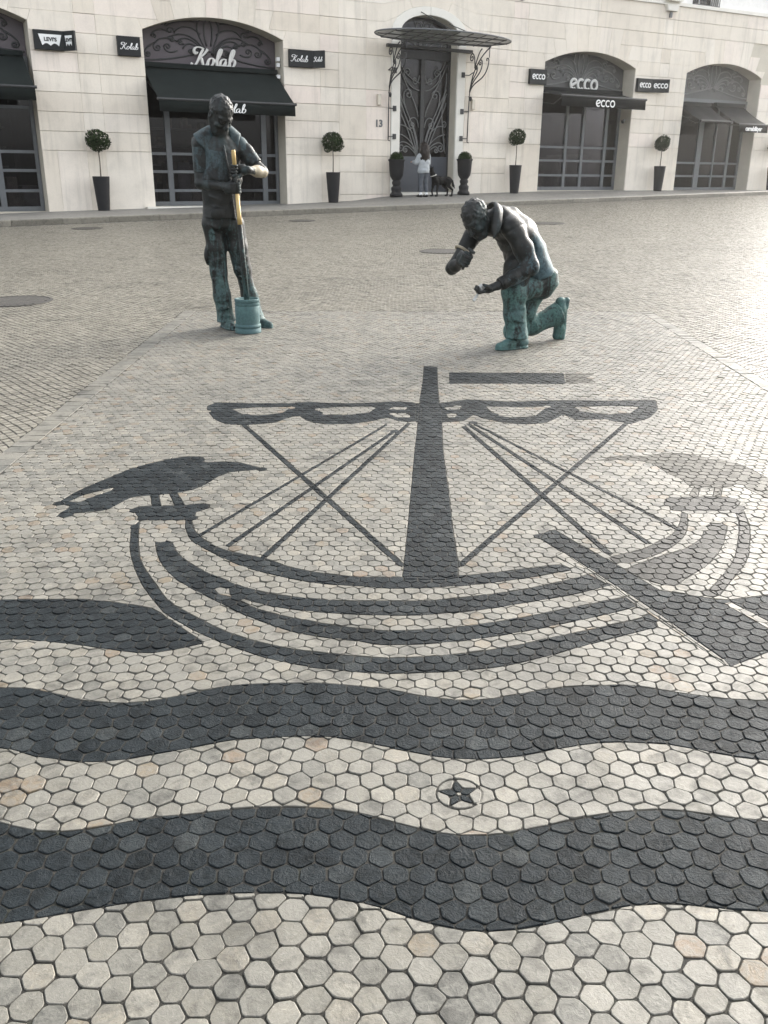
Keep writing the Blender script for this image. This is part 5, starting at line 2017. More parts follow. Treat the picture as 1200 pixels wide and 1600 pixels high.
        me.loops.add(4 * nf)
        me.loops.foreach_set("vertex_index", Fc.astype(np.int32).ravel())
        me.polygons.add(nf)
        me.polygons.foreach_set("loop_start", np.arange(0, 4 * nf, 4, dtype=np.int32))
        me.polygons.foreach_set("loop_total", np.full(nf, 4, np.int32))
        me.update(calc_edges=True)
        me.polygons.foreach_set("use_smooth", np.ones(nf, bool))
        if mat: me.materials.append(mat)
        return me
    def build(s, name, mat, parent=None, smooth=2):
        return link(bpy.data.objects.new(name, s.mesh(name, mat, smooth)), parent)

def unit(v):
    v = np.array(v, float)
    return v / np.linalg.norm(v)

def frame(f, up=(0, 0, 1)):
    """columns: right, forward, up for a head or hand looking along f"""
    f = unit(f)
    r = unit(np.cross(f, up))
    u = np.cross(r, f)
    return np.stack([r, f, u], 1)

def head(C, c, f, s=1.0, up=(0, 0, 1), k=.012, ears=True, neck=None):
    """skull, jaw, brow, nose, lips, eye sockets, ears; c = centre of the skull, f = where the face looks"""
    R = frame(f, up)
    def W(x, y, z): return np.array(c) + R @ (np.array([x, y, z]) * s)
    C.ell(W(0, -.012, .030), np.array([.076, .098, .090]) * s, R, k=.01)
    C.ell(W(0, .030, -.030), np.array([.062, .066, .085]) * s, R, k=.03 * s)
    C.cap(W(-.030, .055, -.098), W(.030, .055, -.098), .026 * s, k=.03 * s)          # jaw
    C.ell(W(0, .080, -.108), np.array([.022, .018, .018]) * s, R, k=.02 * s)          # chin
    for q in (-1, 1):
        C.cap(W(q * .066, -.005, -.045), W(q * .036, .050, -.100), .018 * s, .018 * s, k=.03 * s)
        C.ell(W(q * .046, .068, -.034), np.array([.020, .018, .018]) * s, R, k=.02 * s)   # cheek
        C.ell(W(q * .032, .098, .006), np.array([.017, .012, .011]) * s, R, k=.014 * s, sub=True)   # socket
        C.ell(W(q * .032, .082, .005), np.array([.0135, .0135, .0125]) * s, R, k=.003)   # eyeball
        C.cap(W(q * .012, .089, .026), W(q * .050, .072, .024), .008 * s, .006 * s, k=.02 * s)   # brow
        if ears:
            C.ell(W(q * .078, -.008, -.010), np.array([.010, .020, .032]) * s, R, k=.006)
            C.ell(W(q * .086, -.004, -.008), np.array([.006, .010, .018]) * s, R, k=.004, sub=True)
    C.chain([W(0, .096, .012), W(0, .112, -.018), W(0, .118, -.034)], [.008 * s, .011 * s, .013 * s], k=.010 * s)   # nose
    for q in (-1, 1): C.ell(W(q * .012, .106, -.038), np.array([.009, .010, .008]) * s, R, k=.006 * s)
    C.cap(W(-.018, .088, -.066), W(.018, .088, -.066), .0065 * s, k=.010 * s)
    C.cap(W(-.014, .087, -.079), W(.014, .087, -.079), .0075 * s, k=.010 * s)
    C.cap(W(-.018, .099, -.0725), W(.018, .099, -.0725), .002 * s, k=.004 * s, sub=True)
    return R, W

def grip_hand(C, wrist, P, axis, s=1.0, pole_r=.014, thumb_up=True, spread=.0195, k=.006):
    """a hand closed round a bar through P along AXIS (index finger first along +axis)"""
    ax = unit(axis)
    w_ = np.array(wrist, float)
    P = np.array(P, float)
    d = P - w_
    d = d - ax * (d @ ax)
    fwd_ = unit(d)                                        # from the wrist towards the bar
    side = np.cross(ax, fwd_)
    # the palm lies beside the bar (on the side 'pn' points away from)
    pn = side
    rr = pole_r + .011 * s
    base_c = P - fwd_ * .050 * s - pn * (rr + .004)
    C.chain([w_, w_ * .35 + base_c * .65, base_c], [.026 * s, .026 * s, .026 * s], k=.02)
    for i in range(4):
        o = (1.5 - i) * spread * s
        kn = P + ax * o - fwd_ * .012 * s - pn * (rr + .010 * s)        # knuckle
        C.cap(base_c + ax * o * .8 - fwd_ * .02 * s, kn, .0165 * s, .0125 * s, k=.012)
        L = [1.0, 1.08, 1.02, .88][i]
        pts = [kn]
        for a in np.linspace(20, 215 * (.93 + .07 * L), 7):
            t = math.radians(a)
            # circle round the bar starting on the palm side, over the front and back
            pts.append(P + ax * (o - .0015 * (i - 1.5)) + (-pn * math.cos(t) + fwd_ * math.sin(t)) * rr)
        rad = [.0125 * s] + list(np.linspace(.0112, .0085, 7) * s * (1 if i < 3 else .9))
        C.chain(pts, rad, k=.0035)
    # thumb leaves the side of the palm near its base and closes on the bar
    q = 1 if thumb_up else -1
    t0 = w_ * .25 + base_c * .75 + ax * q * .020 * s
    t1 = P + ax * q * .040 * s - fwd_ * .034 * s - pn * .006
    t2 = P + ax * q * .048 * s - fwd_ * .004 * s + pn * (rr * .55)
    t3 = P + ax * q * .040 * s + fwd_ * .016 * s + pn * (rr * .95)
    C.chain([t0, t1, t2, t3], [.017 * s, .0145 * s, .0125 * s, .0095 * s], k=.008)

# ------------------------------------------------------------------ bronze
def mat_bronze(name, z_teal, amount, streak=(9, 9, 1.4), seed=0.0, axis=(0, 0, 1), dark=(0.0105, 0.0110, 0.0102), teal=(0.062, 0.135, 0.125), gain=1.1, bias=0.0):
    """dark bronze with green-blue patina gathering where AXIS.p falls below Z_TEAL"""
    t = NT(name)
    co = t.coord()
    mp = t.n("Mapping")
    mp.inputs["Scale"].default_value = streak
    mp.inputs["Location"].default_value = (seed, seed * .7, seed * 1.3)
    t.l(co, mp.inputs["Vector"])
    a = t.noise(mp.outputs[0], 1.6, 6, 0.65, 0.8)
    b = t.noise(co, 55, 4, 0.7)
    c_ = t.noise(co, 7, 4, 0.6)
    dot = t.n("VectorMath", operation='DOT_PRODUCT')
    dot.inputs[1].default_value = axis
    t.l(co, dot.inputs[0])
    ht = t.math('MULTIPLY', t.math('SUBTRACT', z_teal, dot.outputs["Value"]), gain)
    ht = t.math('ADD', ht, bias)
    m = t.math('ADD', t.math('ADD', a, ht), t.math('MULTIPLY', t.math('SUBTRACT', b, .5), .5))
    mask = t.ramp(m, [(0.46, 0.0), (0.62, amount * .75), (0.85, amount)])
    base = t.ramp(c_, [(0.3, dark), (0.7, tuple(x * 2.0 for x in dark))])
    tl = t.ramp(b, [(0.25, tuple(x * .62 for x in teal)), (0.55, teal), (0.8, tuple(x * 1.35 for x in teal))])
    tl = t.mix(t.ramp(c_, [(0.35, 0.0), (0.65, .55)]), tl, (0.058, 0.098, 0.112))
    col = t.mix(mask, base, tl)
    t.set(Base_Color=col, Metallic=t.math('MULTIPLY', t.math('SUBTRACT', 1.0, mask), 0.35),
          Roughness=t.ramp(mask, [(0, .46), (1, .70)]), Specular_IOR_Level=0.25)
    t.bump(t.math('ADD', b, c_), 0.35, 0.006)
    return t.m
M['br_upper'] = mat_bronze("bronze_dark_upper", 1.36, .75, (7, 7, 1.6), seed=1.0, gain=-.7, bias=.02, dark=(0.0125, 0.0130, 0.0122), teal=(0.058, 0.088, 0.095))
M['br_skin'] = mat_bronze("bronze_dark_skin", 0.9, .4, seed=4.0, gain=0.0, bias=-.03, dark=(0.016, 0.0165, 0.0155), teal=(0.055, 0.090, 0.090))
M['br_legs'] = mat_bronze("bronze_streaked_trousers", .55, .9, (15, 15, 2.0), 2.2, gain=.28, bias=-.01, teal=(0.062, 0.112, 0.104))
M['br_teal'] = mat_bronze("bronze_full_patina", 1.15, 1.0, (6, 6, 1.5), 3.3, teal=(0.055, 0.105, 0.102))
M['br_jacket'] = mat_bronze("bronze_jacket_patina", 0.13, .95, (5, 5, 2.0), 5.1, axis=(-.95, -.15, .30), teal=(0.075, 0.125, 0.142), bias=.06)
M['br_knee'] = mat_bronze("bronze_kneeling_trousers", .45, .95, (9, 9, 2.4), 6.1, teal=(0.072, 0.150, 0.134), gain=.25, bias=.07)
M['brass'] = plain("hand_polished_brass", (0.40, 0.285, 0.115), 0.5, 0.2, var=.12, scale=14)
M['polished'] = plain("worn_bright_bronze", (0.26, 0.225, 0.160), 0.6, 0.1, var=.2, scale=12)
M['pale_steel'] = plain("pale_worn_metal", (0.40, 0.40, 0.38), 0.45, 0.5, var=.2, scale=20)

def ground_at(px, py):
    a, b = gnd(px, py)
    return tuple(gworld(a, b, 0.001))

# ------------------------------------------------------------------ the standing paviour
def standing():
    base = ground_at(375, 515)
    S = empty("bronze_statue", "standing dark bronze man in a sleeveless vest holding a yellow-topped pole", "statue", loc=base)
    Y = .12                                    # the body stands a little behind the rammer
    bf = unit((.42, -.91, 0))                  # the way the chest faces
    bl = np.array([-bf[1], bf[0], 0])          # his left (picture right)
    sp0 = np.array([-.125, Y + .02, .92])      # waist
    sp1 = np.array([-.110, Y, 1.20])
    sp2 = np.array([-.105, Y + .01, 1.46])     # base of the neck
    hc = np.array([-.080, Y - .075, 1.680])
    hf = unit((.62, -.62, -.86))
    shR = np.array([-.262, Y - .045, 1.465])     # his right = picture left
    shL = np.array([.040, Y + .075, 1.455])
    elR = np.array([-.272, Y - .06, 1.165])
    elL = np.array([.225, Y + .0, 1.255])
    pole_t, pole_b = np.array([.028, -.085, 1.415]), np.array([.066, .0, .20])
    pax = unit(pole_t - pole_b)
    def on_pole(z): return pole_b + (pole_t - pole_b) * (z - pole_b[2]) / (pole_t[2] - pole_b[2])
    hR, hL = on_pole(1.135), on_pole(1.265)
    wrR = hR + np.array([-.105, .018, .012])
    wrL = hL + np.array([.095, .030, .004])
    # body: head, neck, torso, arms, hands in one surface
    C = Clay((-.40, -.26, .80), (.36, .36, 1.90), .0055)
    C.loft([sp0 - (0, 0, .08), sp0, sp1, sp2 - (0, 0, .05), sp2], [(.135, .095), (.132, .095), (.150, .10), (.155, .095), (.10, .075)], bl)
    C.cap(sp2 + (0, .0, -.02), hc + np.array([-.004, .03, -.045]), .060, .056, k=.03)
    C.cap(shR, shL, .062, .062, k=.05)
    head(C, hc, hf, 1.10)
    for sh, el, wr, hp, th in ((shR, elR, wrR, hR, True), (shL, elL, wrL, hL, False)):
        C.cap(sh, el, .056, .045, k=.03)
        C.ell(sh * .6 + el * .4, (.052, .052, .085), k=.03)
        C.chain([el, el * .65 + wr * .35, wr], [.043, .041, .028], k=.02)
    grip_hand(C, wrR, hR, pax, 1.08, .016, True)
    grip_hand(C, wrL, hL, pax, 1.08, .016, False)
    C.wrinkle(.0011, 60, 3)
    body = C.build("body", M['br_skin'], S, 1)
    # short sleeves with a cuff edge, one for each arm
    for n_, (sh, el) in enumerate(((shR, elR), (shL, elL))):
        C = Clay(np.minimum(sh, el) - .13, np.maximum(sh, el) + .13, .0055)
        e2 = sh + (el - sh) * .70
        ax_ = unit(el - sh)
        C.cap(sh + (0, 0, .004), e2 + ax_ * .03, .064, .0555, k=.01)
        C.cut(e2 + ax_ * .012, -ax_)
        C.wrinkle(.0016, 34, 5 + n_, (1, 1, .6))
        C.build("sleeve", M['br_upper'], S, 1)
    # hair: short curls
    R = frame(hf)
    C = Clay(hc - .16, hc + .17, .005)
    rnd = np.random.default_rng(5)
    C.ell(hc + R @ np.array([0, -.018, .040]), np.array([.088, .106, .094]), R, k=.01)
    for _ in range(260):
        v = rnd.normal(0, 1, 3)
        v /= np.linalg.norm(v)
        if v[2] < -.35: continue
        p = np.array([0, -.018, .040]) + v * np.array([.087, .105, .093])
        C.ell(hc + R @ p, np.array([.0065, .0065, .0065]) * rnd.uniform(.7, 1.2), k=.009)
    nrm = R @ unit((0, -.62, .78))
    C.cut(hc + R @ np.array([0, .052, .038]), nrm)
    C.build("hair", M['br_skin'], S, 1)
    # vest: open sleeveless waistcoat reaching the hip, armholes and a front opening
    C = Clay((-.40, -.16, .86), (.24, .40, 1.60), .0055)
    hem = np.array([-.128, Y + .02, .885])
    C.loft([hem, sp0 + (0, 0, .03), sp1, sp2 - (0, 0, .07)], [(.168, .132), (.154, .118), (.162, .118), (.155, .104)], bl, k=.03)
    nkR, nkL = np.array([-.160, Y + .035, 1.548]), np.array([-.052, Y + .06, 1.538])
    C.cap(shR + (-.005, .0, -.002), nkR, .084, .070, k=.05)
    C.cap(shL + (.0, .0, -.004), nkL, .080, .070, k=.05)
    # armholes: slanting edge from the shoulder tip to the armpit
    ax3 = [C.lo[q] + C.h * np.arange(C.n[q]) for q in range(3)]
    XX, YY, ZZ = np.meshgrid(*ax3, indexing='ij')
    d1 = -((XX + .312) * .78 + (ZZ - 1.535) * .63)
    d2 = -.212 - XX
    cutR = np.where(ZZ > 1.27, np.minimum(d1, d2), -1)
    cutL = np.where(ZZ > 1.27, XX - .046 + (1.5 - ZZ) * .12, -1)
    C.d = np.maximum(C.d, np.maximum(cutR, cutL)).astype(np.float32)
    C.ell(sp2 + bf * .085 + (0, 0, .085), (.058, .085, .085), k=.012, sub=True)          # neck opening
    C.cut(hem + (0, 0, .012), (0.03, 0, 1))
    # front opening: a groove wandering from the collar to the hem, on his left of centre
    gro = [sp2 + bf * .102 + bl * .012 + (0, 0, -.015), sp1 + bf * .128 + bl * .030 + (0, 0, .12), sp1 + bf * .130 + bl * .052, sp0 + bf * .126 + bl * .078 + (0, 0, .03), hem + bf * .126 + bl * .095]
    g = crom(gro, 6)
    for a, b in zip(g, g[1:]): C.cap(a, b, .0095, .0095, k=.003, sub=True)
    lap = [np.array(p) - bl * .014 + bf * .002 for p in g]
    for a, b in zip(lap, lap[1:]): C.cap(a, b, .0075, .0075, k=.008)
    for x0, z0, x1, z1_ in ((-.24, 1.30, -.12, 1.18), (-.22, 1.20, -.10, 1.10), (-.24, 1.08, -.12, 1.04), (-.2, 1.0, -.1, .96), (-.05, 1.38, -.14, 1.28), (-.02, 1.2, -.03, 1.0), (-.16, 1.45, -.17, 1.30), (-.11, 1.44, -.13, 1.26)):
        C.ridge((x0, Y - .12, z0), (x1, Y - .13, z1_), .010, .014)
    # pockets low on the front
    for q, w_ in ((-.07, .062),):
        p0 = hem + bf * .122 + bl * q + (0, 0, .050)
        C.ell(p0, (w_, .012, .045), np.stack([bl, bf, (0, 0, 1)], 1), k=.006)
    C.wrinkle(.0028, 17, 8, (1, 1, .8))
    C.build("vest", M['br_upper'], S, 1)
    # trousers
    C = Clay((-.36, -.10, .02), (.26, .40, 1.02), .0065)
    hipR, hipL = np.array([-.198, Y + .01, .86]), np.array([-.045, Y + .05, .86])
    knR, knL = np.array([-.176, Y - .005, .46]), np.array([.020, Y + .055, .47])
    anR, anL = np.array([-.135, Y + .00, .075]), np.array([.105, Y + .075, .075])
    C.loft([sp0 + (0, .01, .04), np.array([-.122, Y + .03, .84])], [(.148, .112), (.155, .118)], bl)
    for h_, kn, an in ((hipR, knR, anR), (hipL, knL, anL)):
        C.chain([h_ + (0, 0, -.02), h_ * .5 + kn * .5, kn, kn * .5 + an * .5, an], [.092, .080, .070, .069, .075], k=.025)
        C.cap(an, an + (.004, -.006, -.03), .078, .090, k=.01)
    C.cut((0, 0, .052), (0, 0, 1))
    # cargo pocket on his right thigh, fly and folds
    C.ell(np.array([-.262, Y + .0, .60]), (.026, .055, .085), k=.006)
    for q, (x0, x1, z0, z1_) in enumerate(((-.25, -.12, .86, .80), (-.24, -.10, .80, .745), (-.10, .05, .80, .83), (-.10, .04, .76, .80), (-.20, -.11, .73, .71), (-.02, .06, .72, .745))):
        C.ridge((x0, Y - .09, z0), (x1, Y - .09, z1_), .011, .013)
    for kn, an in ((knR, anR), (knL, anL)):
        for q in range(5):
            z = .54 - q * .036
            C.ridge(kn + (-.07, -.07, z - .46), kn + (.07, -.06, z - .445 + .03 * (-1) ** q), .009 * (-1) ** q, .012)
        for q in range(5):
            z = .22 - q * .034
            C.ridge(an + (-.09, -.075, z - .075), an + (.09, -.07, z - .07 + .02 * (-1) ** q), .010, .011)
        C.ridge(kn * .5 + an * .5 + (0, -.09, .12), an + (.0, -.10, .03), .008, .012)
    C.wrinkle(.0042, 22, 2, (1, 1, .5))
    C.cut((0, 0, .050), (0, 0, 1))
    C.build("trousers", M['br_legs'], S, 1)
    for an, f_ in ((anR, unit((.45, -.85, 0))), (anL, unit((.80, -.62, 0)))):
        C = Clay(an - (.24, .26, .09), an + (.24, .20, .05), .005)
        b = np.array([an[0], an[1], 0])
        C.cap(b + (0, 0, .045) - f_ * .03, b + f_ * .10 + (0, 0, .032), .043, .036, k=.02)
        C.cap(b + f_ * .10 + (0, 0, .030), b + f_ * .175 + (0, 0, .024), .040, .030, k=.02)
        C.cap(b + (0, 0, .05), b + (0, 0, .10), .045, .04, k=.02)
        Rf = np.stack([f_, np.cross((0, 0, 1), f_), (0, 0, 1)], 1)
        C.ell(b + f_ * .078 + (0, 0, .006), (.138, .050, .013), Rf, k=.002)
        C.ell(b - f_ * .03 + (0, 0, .008), (.046, .046, .018), Rf, k=.002)
        C.ridge(b + f_ * .07 - np.cross((0, 0, 1), f_) * .04 + (0, 0, .06), b + f_ * .07 + np.cross((0, 0, 1), f_) * .04 + (0, 0, .06), -.006, .008)
        C.cut((0, 0, -.002), (0, 0, 1))
        C.build("shoe", M['br_legs'], S, 1)
    # bright worn forearm of his left arm
    C = Clay((.05, -.12, 1.12), (.34, .26, 1.36), .005)
    a, b = elL * .96 + wrL * .04, elL * .22 + wrL * .78
    C.chain([a + (.006, 0, -.002), elL * .62 + wrL * .38, b], [.0465, .0430, .0315], k=.02)
    C.build("bare_forearm", M['polished'], S, 1)
    # the rammer he leans on
    T = empty("paving_rammer", "blue-green banded cylinder rammer with tall pole between the standing man's hands", "rammer", loc=ground_at(388, 519))
    off = np.array(base) - np.array(T.location)
    mb = MB()
    r = .103
    prof = [(.001, .0), (r * 1.06, 0), (r * 1.06, .004)]
    prof += [(r * 1.05, .035), (r * .985, .038), (r * .985, .044), (r * 1.05, .047), (r * 1.045, .066), (r * .965, .069), (r * .97, .075), (r * .985, .15), (r * .985, .215), (r * .95, .218),
             (r * .95, .224), (r * .985, .227), (r * .95, .243), (r * .95, .249), (r * .985, .252), (r * .99, .272), (r * .97, .277), (r * .88, .277), (r * .86, .262), (.001, .260)]
    mb.lathe(prof, 40)
    mb.build("block", M['br_teal'], T, True)
    # pole: dark below, polished where hands have rubbed it
    pb = np.array([.0, .0, .255])
    pt = pole_t + off
    c2 = np.array([0, 0, .255])
    def PP(t_): return c2 + (pt - c2) * t_
    L = np.linalg.norm(pt - c2)
    b = MB(); b.tube([PP(0), PP(.3), PP(.52)], [.024, .021, .019], 12); b.build("pole_foot", M['br_legs'], T, True)
    b = MB(); b.tube([PP(.52), PP(.58), PP(.72)], [.019, .0170, .0158], 12); b.build("polished_shaft", M['brass'], T, True)
    b = MB(); b.tube([PP(.72), PP(.9)], [.0158, .0155], 12); b.build("hand_shaft", M['br_skin'], T, True)
    b = MB(); b.tube([PP(.885), PP(.992), PP(1.0)], [.0168, .0168, .0145], 12); b.build("polished_top", M['brass'], T, True)
standing()

# ------------------------------------------------------------------ the kneeling paviour
def kneeling():
    base = ground_at(805, 540)
    S = empty("bronze_statue", "kneeling bronze man with bowed head, dark jacket and turquoise trousers", "statue", loc=base)
    fw = unit((-.80, -.60, 0))
    lf = np.array([-fw[1], fw[0], 0])            # his left, the near side
    A = lambda *p: np.array(p, float)
    pel = A(.165, .09, .47)
    chest = A(-.05, .0, .80)
    nb = A(-.205, -.03, .955)                    # base of the neck
    hc = A(-.360, -.125, .945)
    hf = unit((-.50, -.62, -.80))
    shL = nb + A(.105, -.140, -.075)
    shR = nb + A(-.110, .135, -.085)
    elL = A(.045, -.235, .615)
    wrL = A(-.195, -.305, .490)
    haL = A(-.305, -.330, .450)
    elR = A(-.515, -.005, .580)
    wrR = A(-.455, -.150, .640)
    haR = A(-.425, -.215, .655)
    C = Clay((-.66, -.44, .36), (.30, .30, 1.14), .0055)
    C.loft([pel, chest, nb], [(.14, .10), (.16, .11), (.09, .08)], lf)
    C.cap(shL, shR, .06, .06, k=.04)
    C.chain([shL, elL, wrL], [.06, .048, .030], k=.02)
    C.chain([shR, elR], [.06, .046], k=.02)
    C.chain([elR, elR * .6 + wrR * .4, wrR], [.046, .044, .032], k=.02)
    C.cap(nb - fw * .01, hc + A(.035, .03, -.01), .062, .058, k=.03)
    R, W = head(C, hc, hf, 1.06, up=unit((-.55, -.35, .75)))
    # far hand: a fist round the hammer handle
    hax = unit((.35, -.25, .9))
    grip_hand(C, wrR, haR, hax, 1.05, .012, True)
    # near hand: holds a stone between fingers and thumb
    d = unit(haL - wrL)
    C.chain([wrL, haL - d * .045], [.028, .030], k=.015)
    sd_ = unit(np.cross(d, (0, 0, 1)))
    up_v = np.cross(sd_, d)
    pc = haL - d * .03
    C.ell(pc, (.040, .036, .020), np.stack([d, sd_, up_v], 1), k=.012)
    for i in range(4):
        o = (i - 1.5) * .020
        kn = pc + d * .034 + sd_ * o + up_v * .004
        L = [.92, 1.05, 1.0, .82][i]
        p1 = kn + (d * .036 + up_v * .006) * L
        p2 = p1 + (d * .010 + up_v * .026) * L
        p3 = p2 + (-d * .014 + up_v * .018) * L
        C.chain([kn, p1, p2, p3], [.0118, .0108, .0098, .0085], k=.004)
    t0 = pc - d * .020 - sd_ * .030 + up_v * .006
    C.chain([t0, t0 - sd_ * .012 + d * .025 + up_v * .028, t0 + sd_ * .006 + d * .040 + up_v * .046], [.0155, .0130, .0100], k=.008)
    C.wrinkle(.0011, 60, 13)
    C.build("body", M['br_skin'], S, 1)
    # hair like a close cap with a parting
    C = Clay(hc - .17, hc + .17, .005)
    RR = frame(hf, unit((-.55, -.35, .75)))
    C.ell(hc + RR @ A(0, -.018, .038), np.array([.087, .106, .098]) , RR, k=.01)
    for q in (A(0, 1, 0),):
        pts = [hc + RR @ (A(.015, -.018, .038) + A(.0, math.sin(a), math.cos(a)) * A(.09, .111, .102)) for a in np.linspace(-1.9, 1.2, 24)]
        for a, b in zip(pts, pts[1:]): C.cap(a, b, .006, .006, k=.003, sub=True)
    C.cut(hc + RR @ A(0, .058, .030), RR @ unit((0, -.50, .86)))
    pts = [hc + RR @ (A(0, .062, .036) + A(math.sin(a) * .086, math.cos(a) * .022 - .02 - .05 * (1 - math.cos(a)), -.010 - .02 * (1 - math.cos(a)))) for a in np.linspace(-1.5, 1.5, 16)]
    for a, b in zip(pts, pts[1:]): C.cap(a, b, .009, .009, k=.006)
    rnd = np.random.default_rng(15)
    for _ in range(260):
        v = rnd.normal(0, 1, 3)
        v /= np.linalg.norm(v)
        p = A(0, -.018, .038) + v * A(.086, .105, .097)
        if v[2] < -.5 or (p[1] > .058 and p[2] < .05): continue
        C.ell(hc + RR @ p, A(.0065, .0065, .0065) * rnd.uniform(.7, 1.2), k=.009)
    C.build("hair", M['br_skin'], S, 1)
    # jacket with upright collar, long sleeves, hem flaring behind
    C = Clay((-.64, -.42, .36), (.36, .34, 1.14), .0055)
    C.loft([A(.12, .055, .535), A(.03, .03, .70), chest + A(.015, .0, .02), nb + A(.03, .01, -.06)], [(.180, .130), (.172, .128), (.172, .118), (.11, .085)], lf, k=.05)
    C.chain([A(.195, .105, .545), A(.105, .06, .72), A(.02, .04, .86), A(-.085, .0, .955)], [.062, .070, .074, .070], k=.06)
    C.cap(A(-.05, -.06, .60), A(-.085, -.10, .43), .082, .060, k=.05)               # front skirt hanging
    C.cap(A(.02, -.10, .62), A(-.03, -.15, .45), .082, .056, k=.05)
    C.cap(shL + (.01, .02, .0), nb + A(.035, -.02, .005), .074, .070, k=.05)
    C.cap(shR + (.01, -.02, .0), nb + A(.02, .03, .0), .072, .070, k=.05)
    C.chain([shL + (0, 0, .005), shL * .5 + elL * .5 + (.010, -.01, 0), elL], [.078, .070, .060], k=.03)
    C.chain([elL, elL * .45 + wrL * .55, wrL * .85 + elL * .15], [.060, .054, .049], k=.02)
    C.chain([shR + (0, 0, .005), shR * .45 + elR * .55], [.076, .060], k=.03)
    # folds: at the elbow, down the sleeve, across the back, under the arm
    fa = unit(elL - shL)
    for q in range(6):
        c_ = shL * (.62 - q * .10) + elL * (.38 + q * .10)
        C.ridge(c_ + A(-.055, -.055, .03 - .03 * (q % 2)), c_ + A(.055, -.05, -.012 + .02 * (q % 2)), .009 * (1 if q % 2 else -.7), .013)
    for q in range(6):
        c_ = elL * (1 - q * .15) + wrL * (q * .15)
        C.ridge(c_ + A(-.02, -.055, .055), c_ + A(.035 - .01 * q, -.06, -.05), .009 * (1 if q % 2 else -.7), .012)
    for x0, z0, x1, z1_ in ((.02, .90, .10, .72), (.06, .82, .17, .62), (.13, .72, .215, .56), (.10, .66, .20, .57), (.09, .60, .20, .545)):
        C.ridge(A(x0, -.06, z0), A(x1, -.03, z1_), .010, .016)
    for x0, z0, x1, z1_ in ((-.13, .84, -.06, .60), (-.10, .80, -.02, .62), (-.17, .78, -.12, .55), (-.05, .66, -.08, .46), (-.01, .62, -.04, .47)):
        C.ridge(A(x0, -.15, z0), A(x1, -.17, z1_), .006, .014)
    for q in range(3): C.ridge(shR * .8 + elR * .2 + A(-.05, -.05, .03 - q * .05), shR * .7 + elR * .3 + A(.06, -.05, -.02 - q * .05), .008, .012)
    # armhole seam round the near shoulder, groove between sleeve and back
    u1 = unit(np.cross(fa, (0, 0, 1)))
    u2 = np.cross(fa, u1)
    sm = [shL + fa * .015 + (u1 * math.cos(a) + u2 * math.sin(a)) * .083 for a in np.linspace(0, 2 * math.pi, 22)]
    C.folds(sm, -.007, .007)
    cr = crom([A(.035, -.12, .84), A(.085, -.125, .74), A(.095, -.11, .64)], 6)
    C.folds(cr, -.013, .014)
    # centre front edge
    C.folds(crom([A(-.22, -.12, .88), A(-.185, -.13, .72), A(-.16, -.14, .55), A(-.15, -.15, .42)], 5), .010, .010)
    C.wrinkle(.0026, 24, 21)
    # sleeve ends in a buttoned cuff
    fx = unit(wrL - elL)
    C.local_cut(wrL * .90 + elL * .10, -fx, .085)
    # hem: cut by a sloping plane, low in front and higher behind, with a turned edge
    hn = unit((-.33, .05, .94))
    C.cut(A(.05, 0, .470), hn)
    C.build("jacket", M['br_jacket'], S, 1)
    # band of the near cuff
    C = Clay(wrL - .12, wrL + .12, .0045)
    C.cap(wrL * .97 + elL * .03, wrL * .80 + elL * .20, .046, .052, k=.002)
    C.local_cut(wrL * .955 + elL * .045, -fx, .12)
    C.local_cut(wrL * .80 + elL * .20, fx, .12)
    C.ridge(wrL * .87 + elL * .13 + A(.0, -.05, .03), wrL * .87 + elL * .13 + A(.0, -.05, -.03), -.004, .005)
    C.build("cuff", M['br_jacket'], S, 1)
    # turned-up collar and the near lapel: bent plates with real edges
    def plate(name, rows, th, mat):
        """rows of points (lower to upper) swept side by side into a plate of thickness th"""
        n_, m_ = len(rows), len(rows[0])
        P = np.array(rows, float)
        N = np.zeros_like(P)
        for a in range(n_):
            for b in range(m_):
                du = P[min(a + 1, n_ - 1), b] - P[max(a - 1, 0), b]
                dv = P[a, min(b + 1, m_ - 1)] - P[a, max(b - 1, 0)]
                c_ = np.cross(du, dv)
                N[a, b] = c_ / (np.linalg.norm(c_) + 1e-9)
        V = list((P + N * th / 2).reshape(-1, 3)) + list((P - N * th / 2).reshape(-1, 3))
        K = n_ * m_
        fs = []
        for a in range(n_ - 1):
            for b in range(m_ - 1):
                i0 = a * m_ + b
                fs.append((i0, i0 + m_, i0 + m_ + 1, i0 + 1))
                fs.append((K + i0, K + i0 + 1, K + i0 + m_ + 1, K + i0 + m_))
        edge = [b for b in range(m_)] + [a * m_ + m_ - 1 for a in range(1, n_)] + [(n_ - 1) * m_ + b for b in range(m_ - 2, -1, -1)] + [a * m_ for a in range(n_ - 2, 0, -1)]
        for e0, e1 in zip(edge, edge[1:] + edge[:1]): fs.append((e0, e1, K + e1, K + e0))
        mb = MB()
        mb.add(V, fs)
        o = mb.build(name, mat, S, True)
        return o
    outer = crom([A(-.265, .135, .965), A(-.215, .07, 1.015), A(-.185, -.05, 1.035), A(-.172, -.135, 1.005), A(-.178, -.200, .945), A(-.188, -.232, .885), A(-.228, -.232, .812)], 5)
    inner = crom([A(-.305, .10, .995), A(-.245, .04, 1.045), A(-.232, -.06, 1.052), A(-.232, -.135, 1.024), A(-.243, -.194, .956), A(-.250, -.220, .893), A(-.238, -.227, .808)], 5)
    rows = [[a, np.array(a) * .5 + np.array(b) * .5 + A(0, 0, .010), b] for a, b in zip(outer, inner)]
    plate("collar", rows, .012, M['br_skin'])
    # rolled cuff of the far sleeve
    C = Clay(elR - .2, shR + .2, .006)
    c0 = shR * .42 + elR * .58
    axs = unit(elR - shR)
    u_ = unit(np.cross(axs, (0, 0, 1)))
    v_ = np.cross(axs, u_)
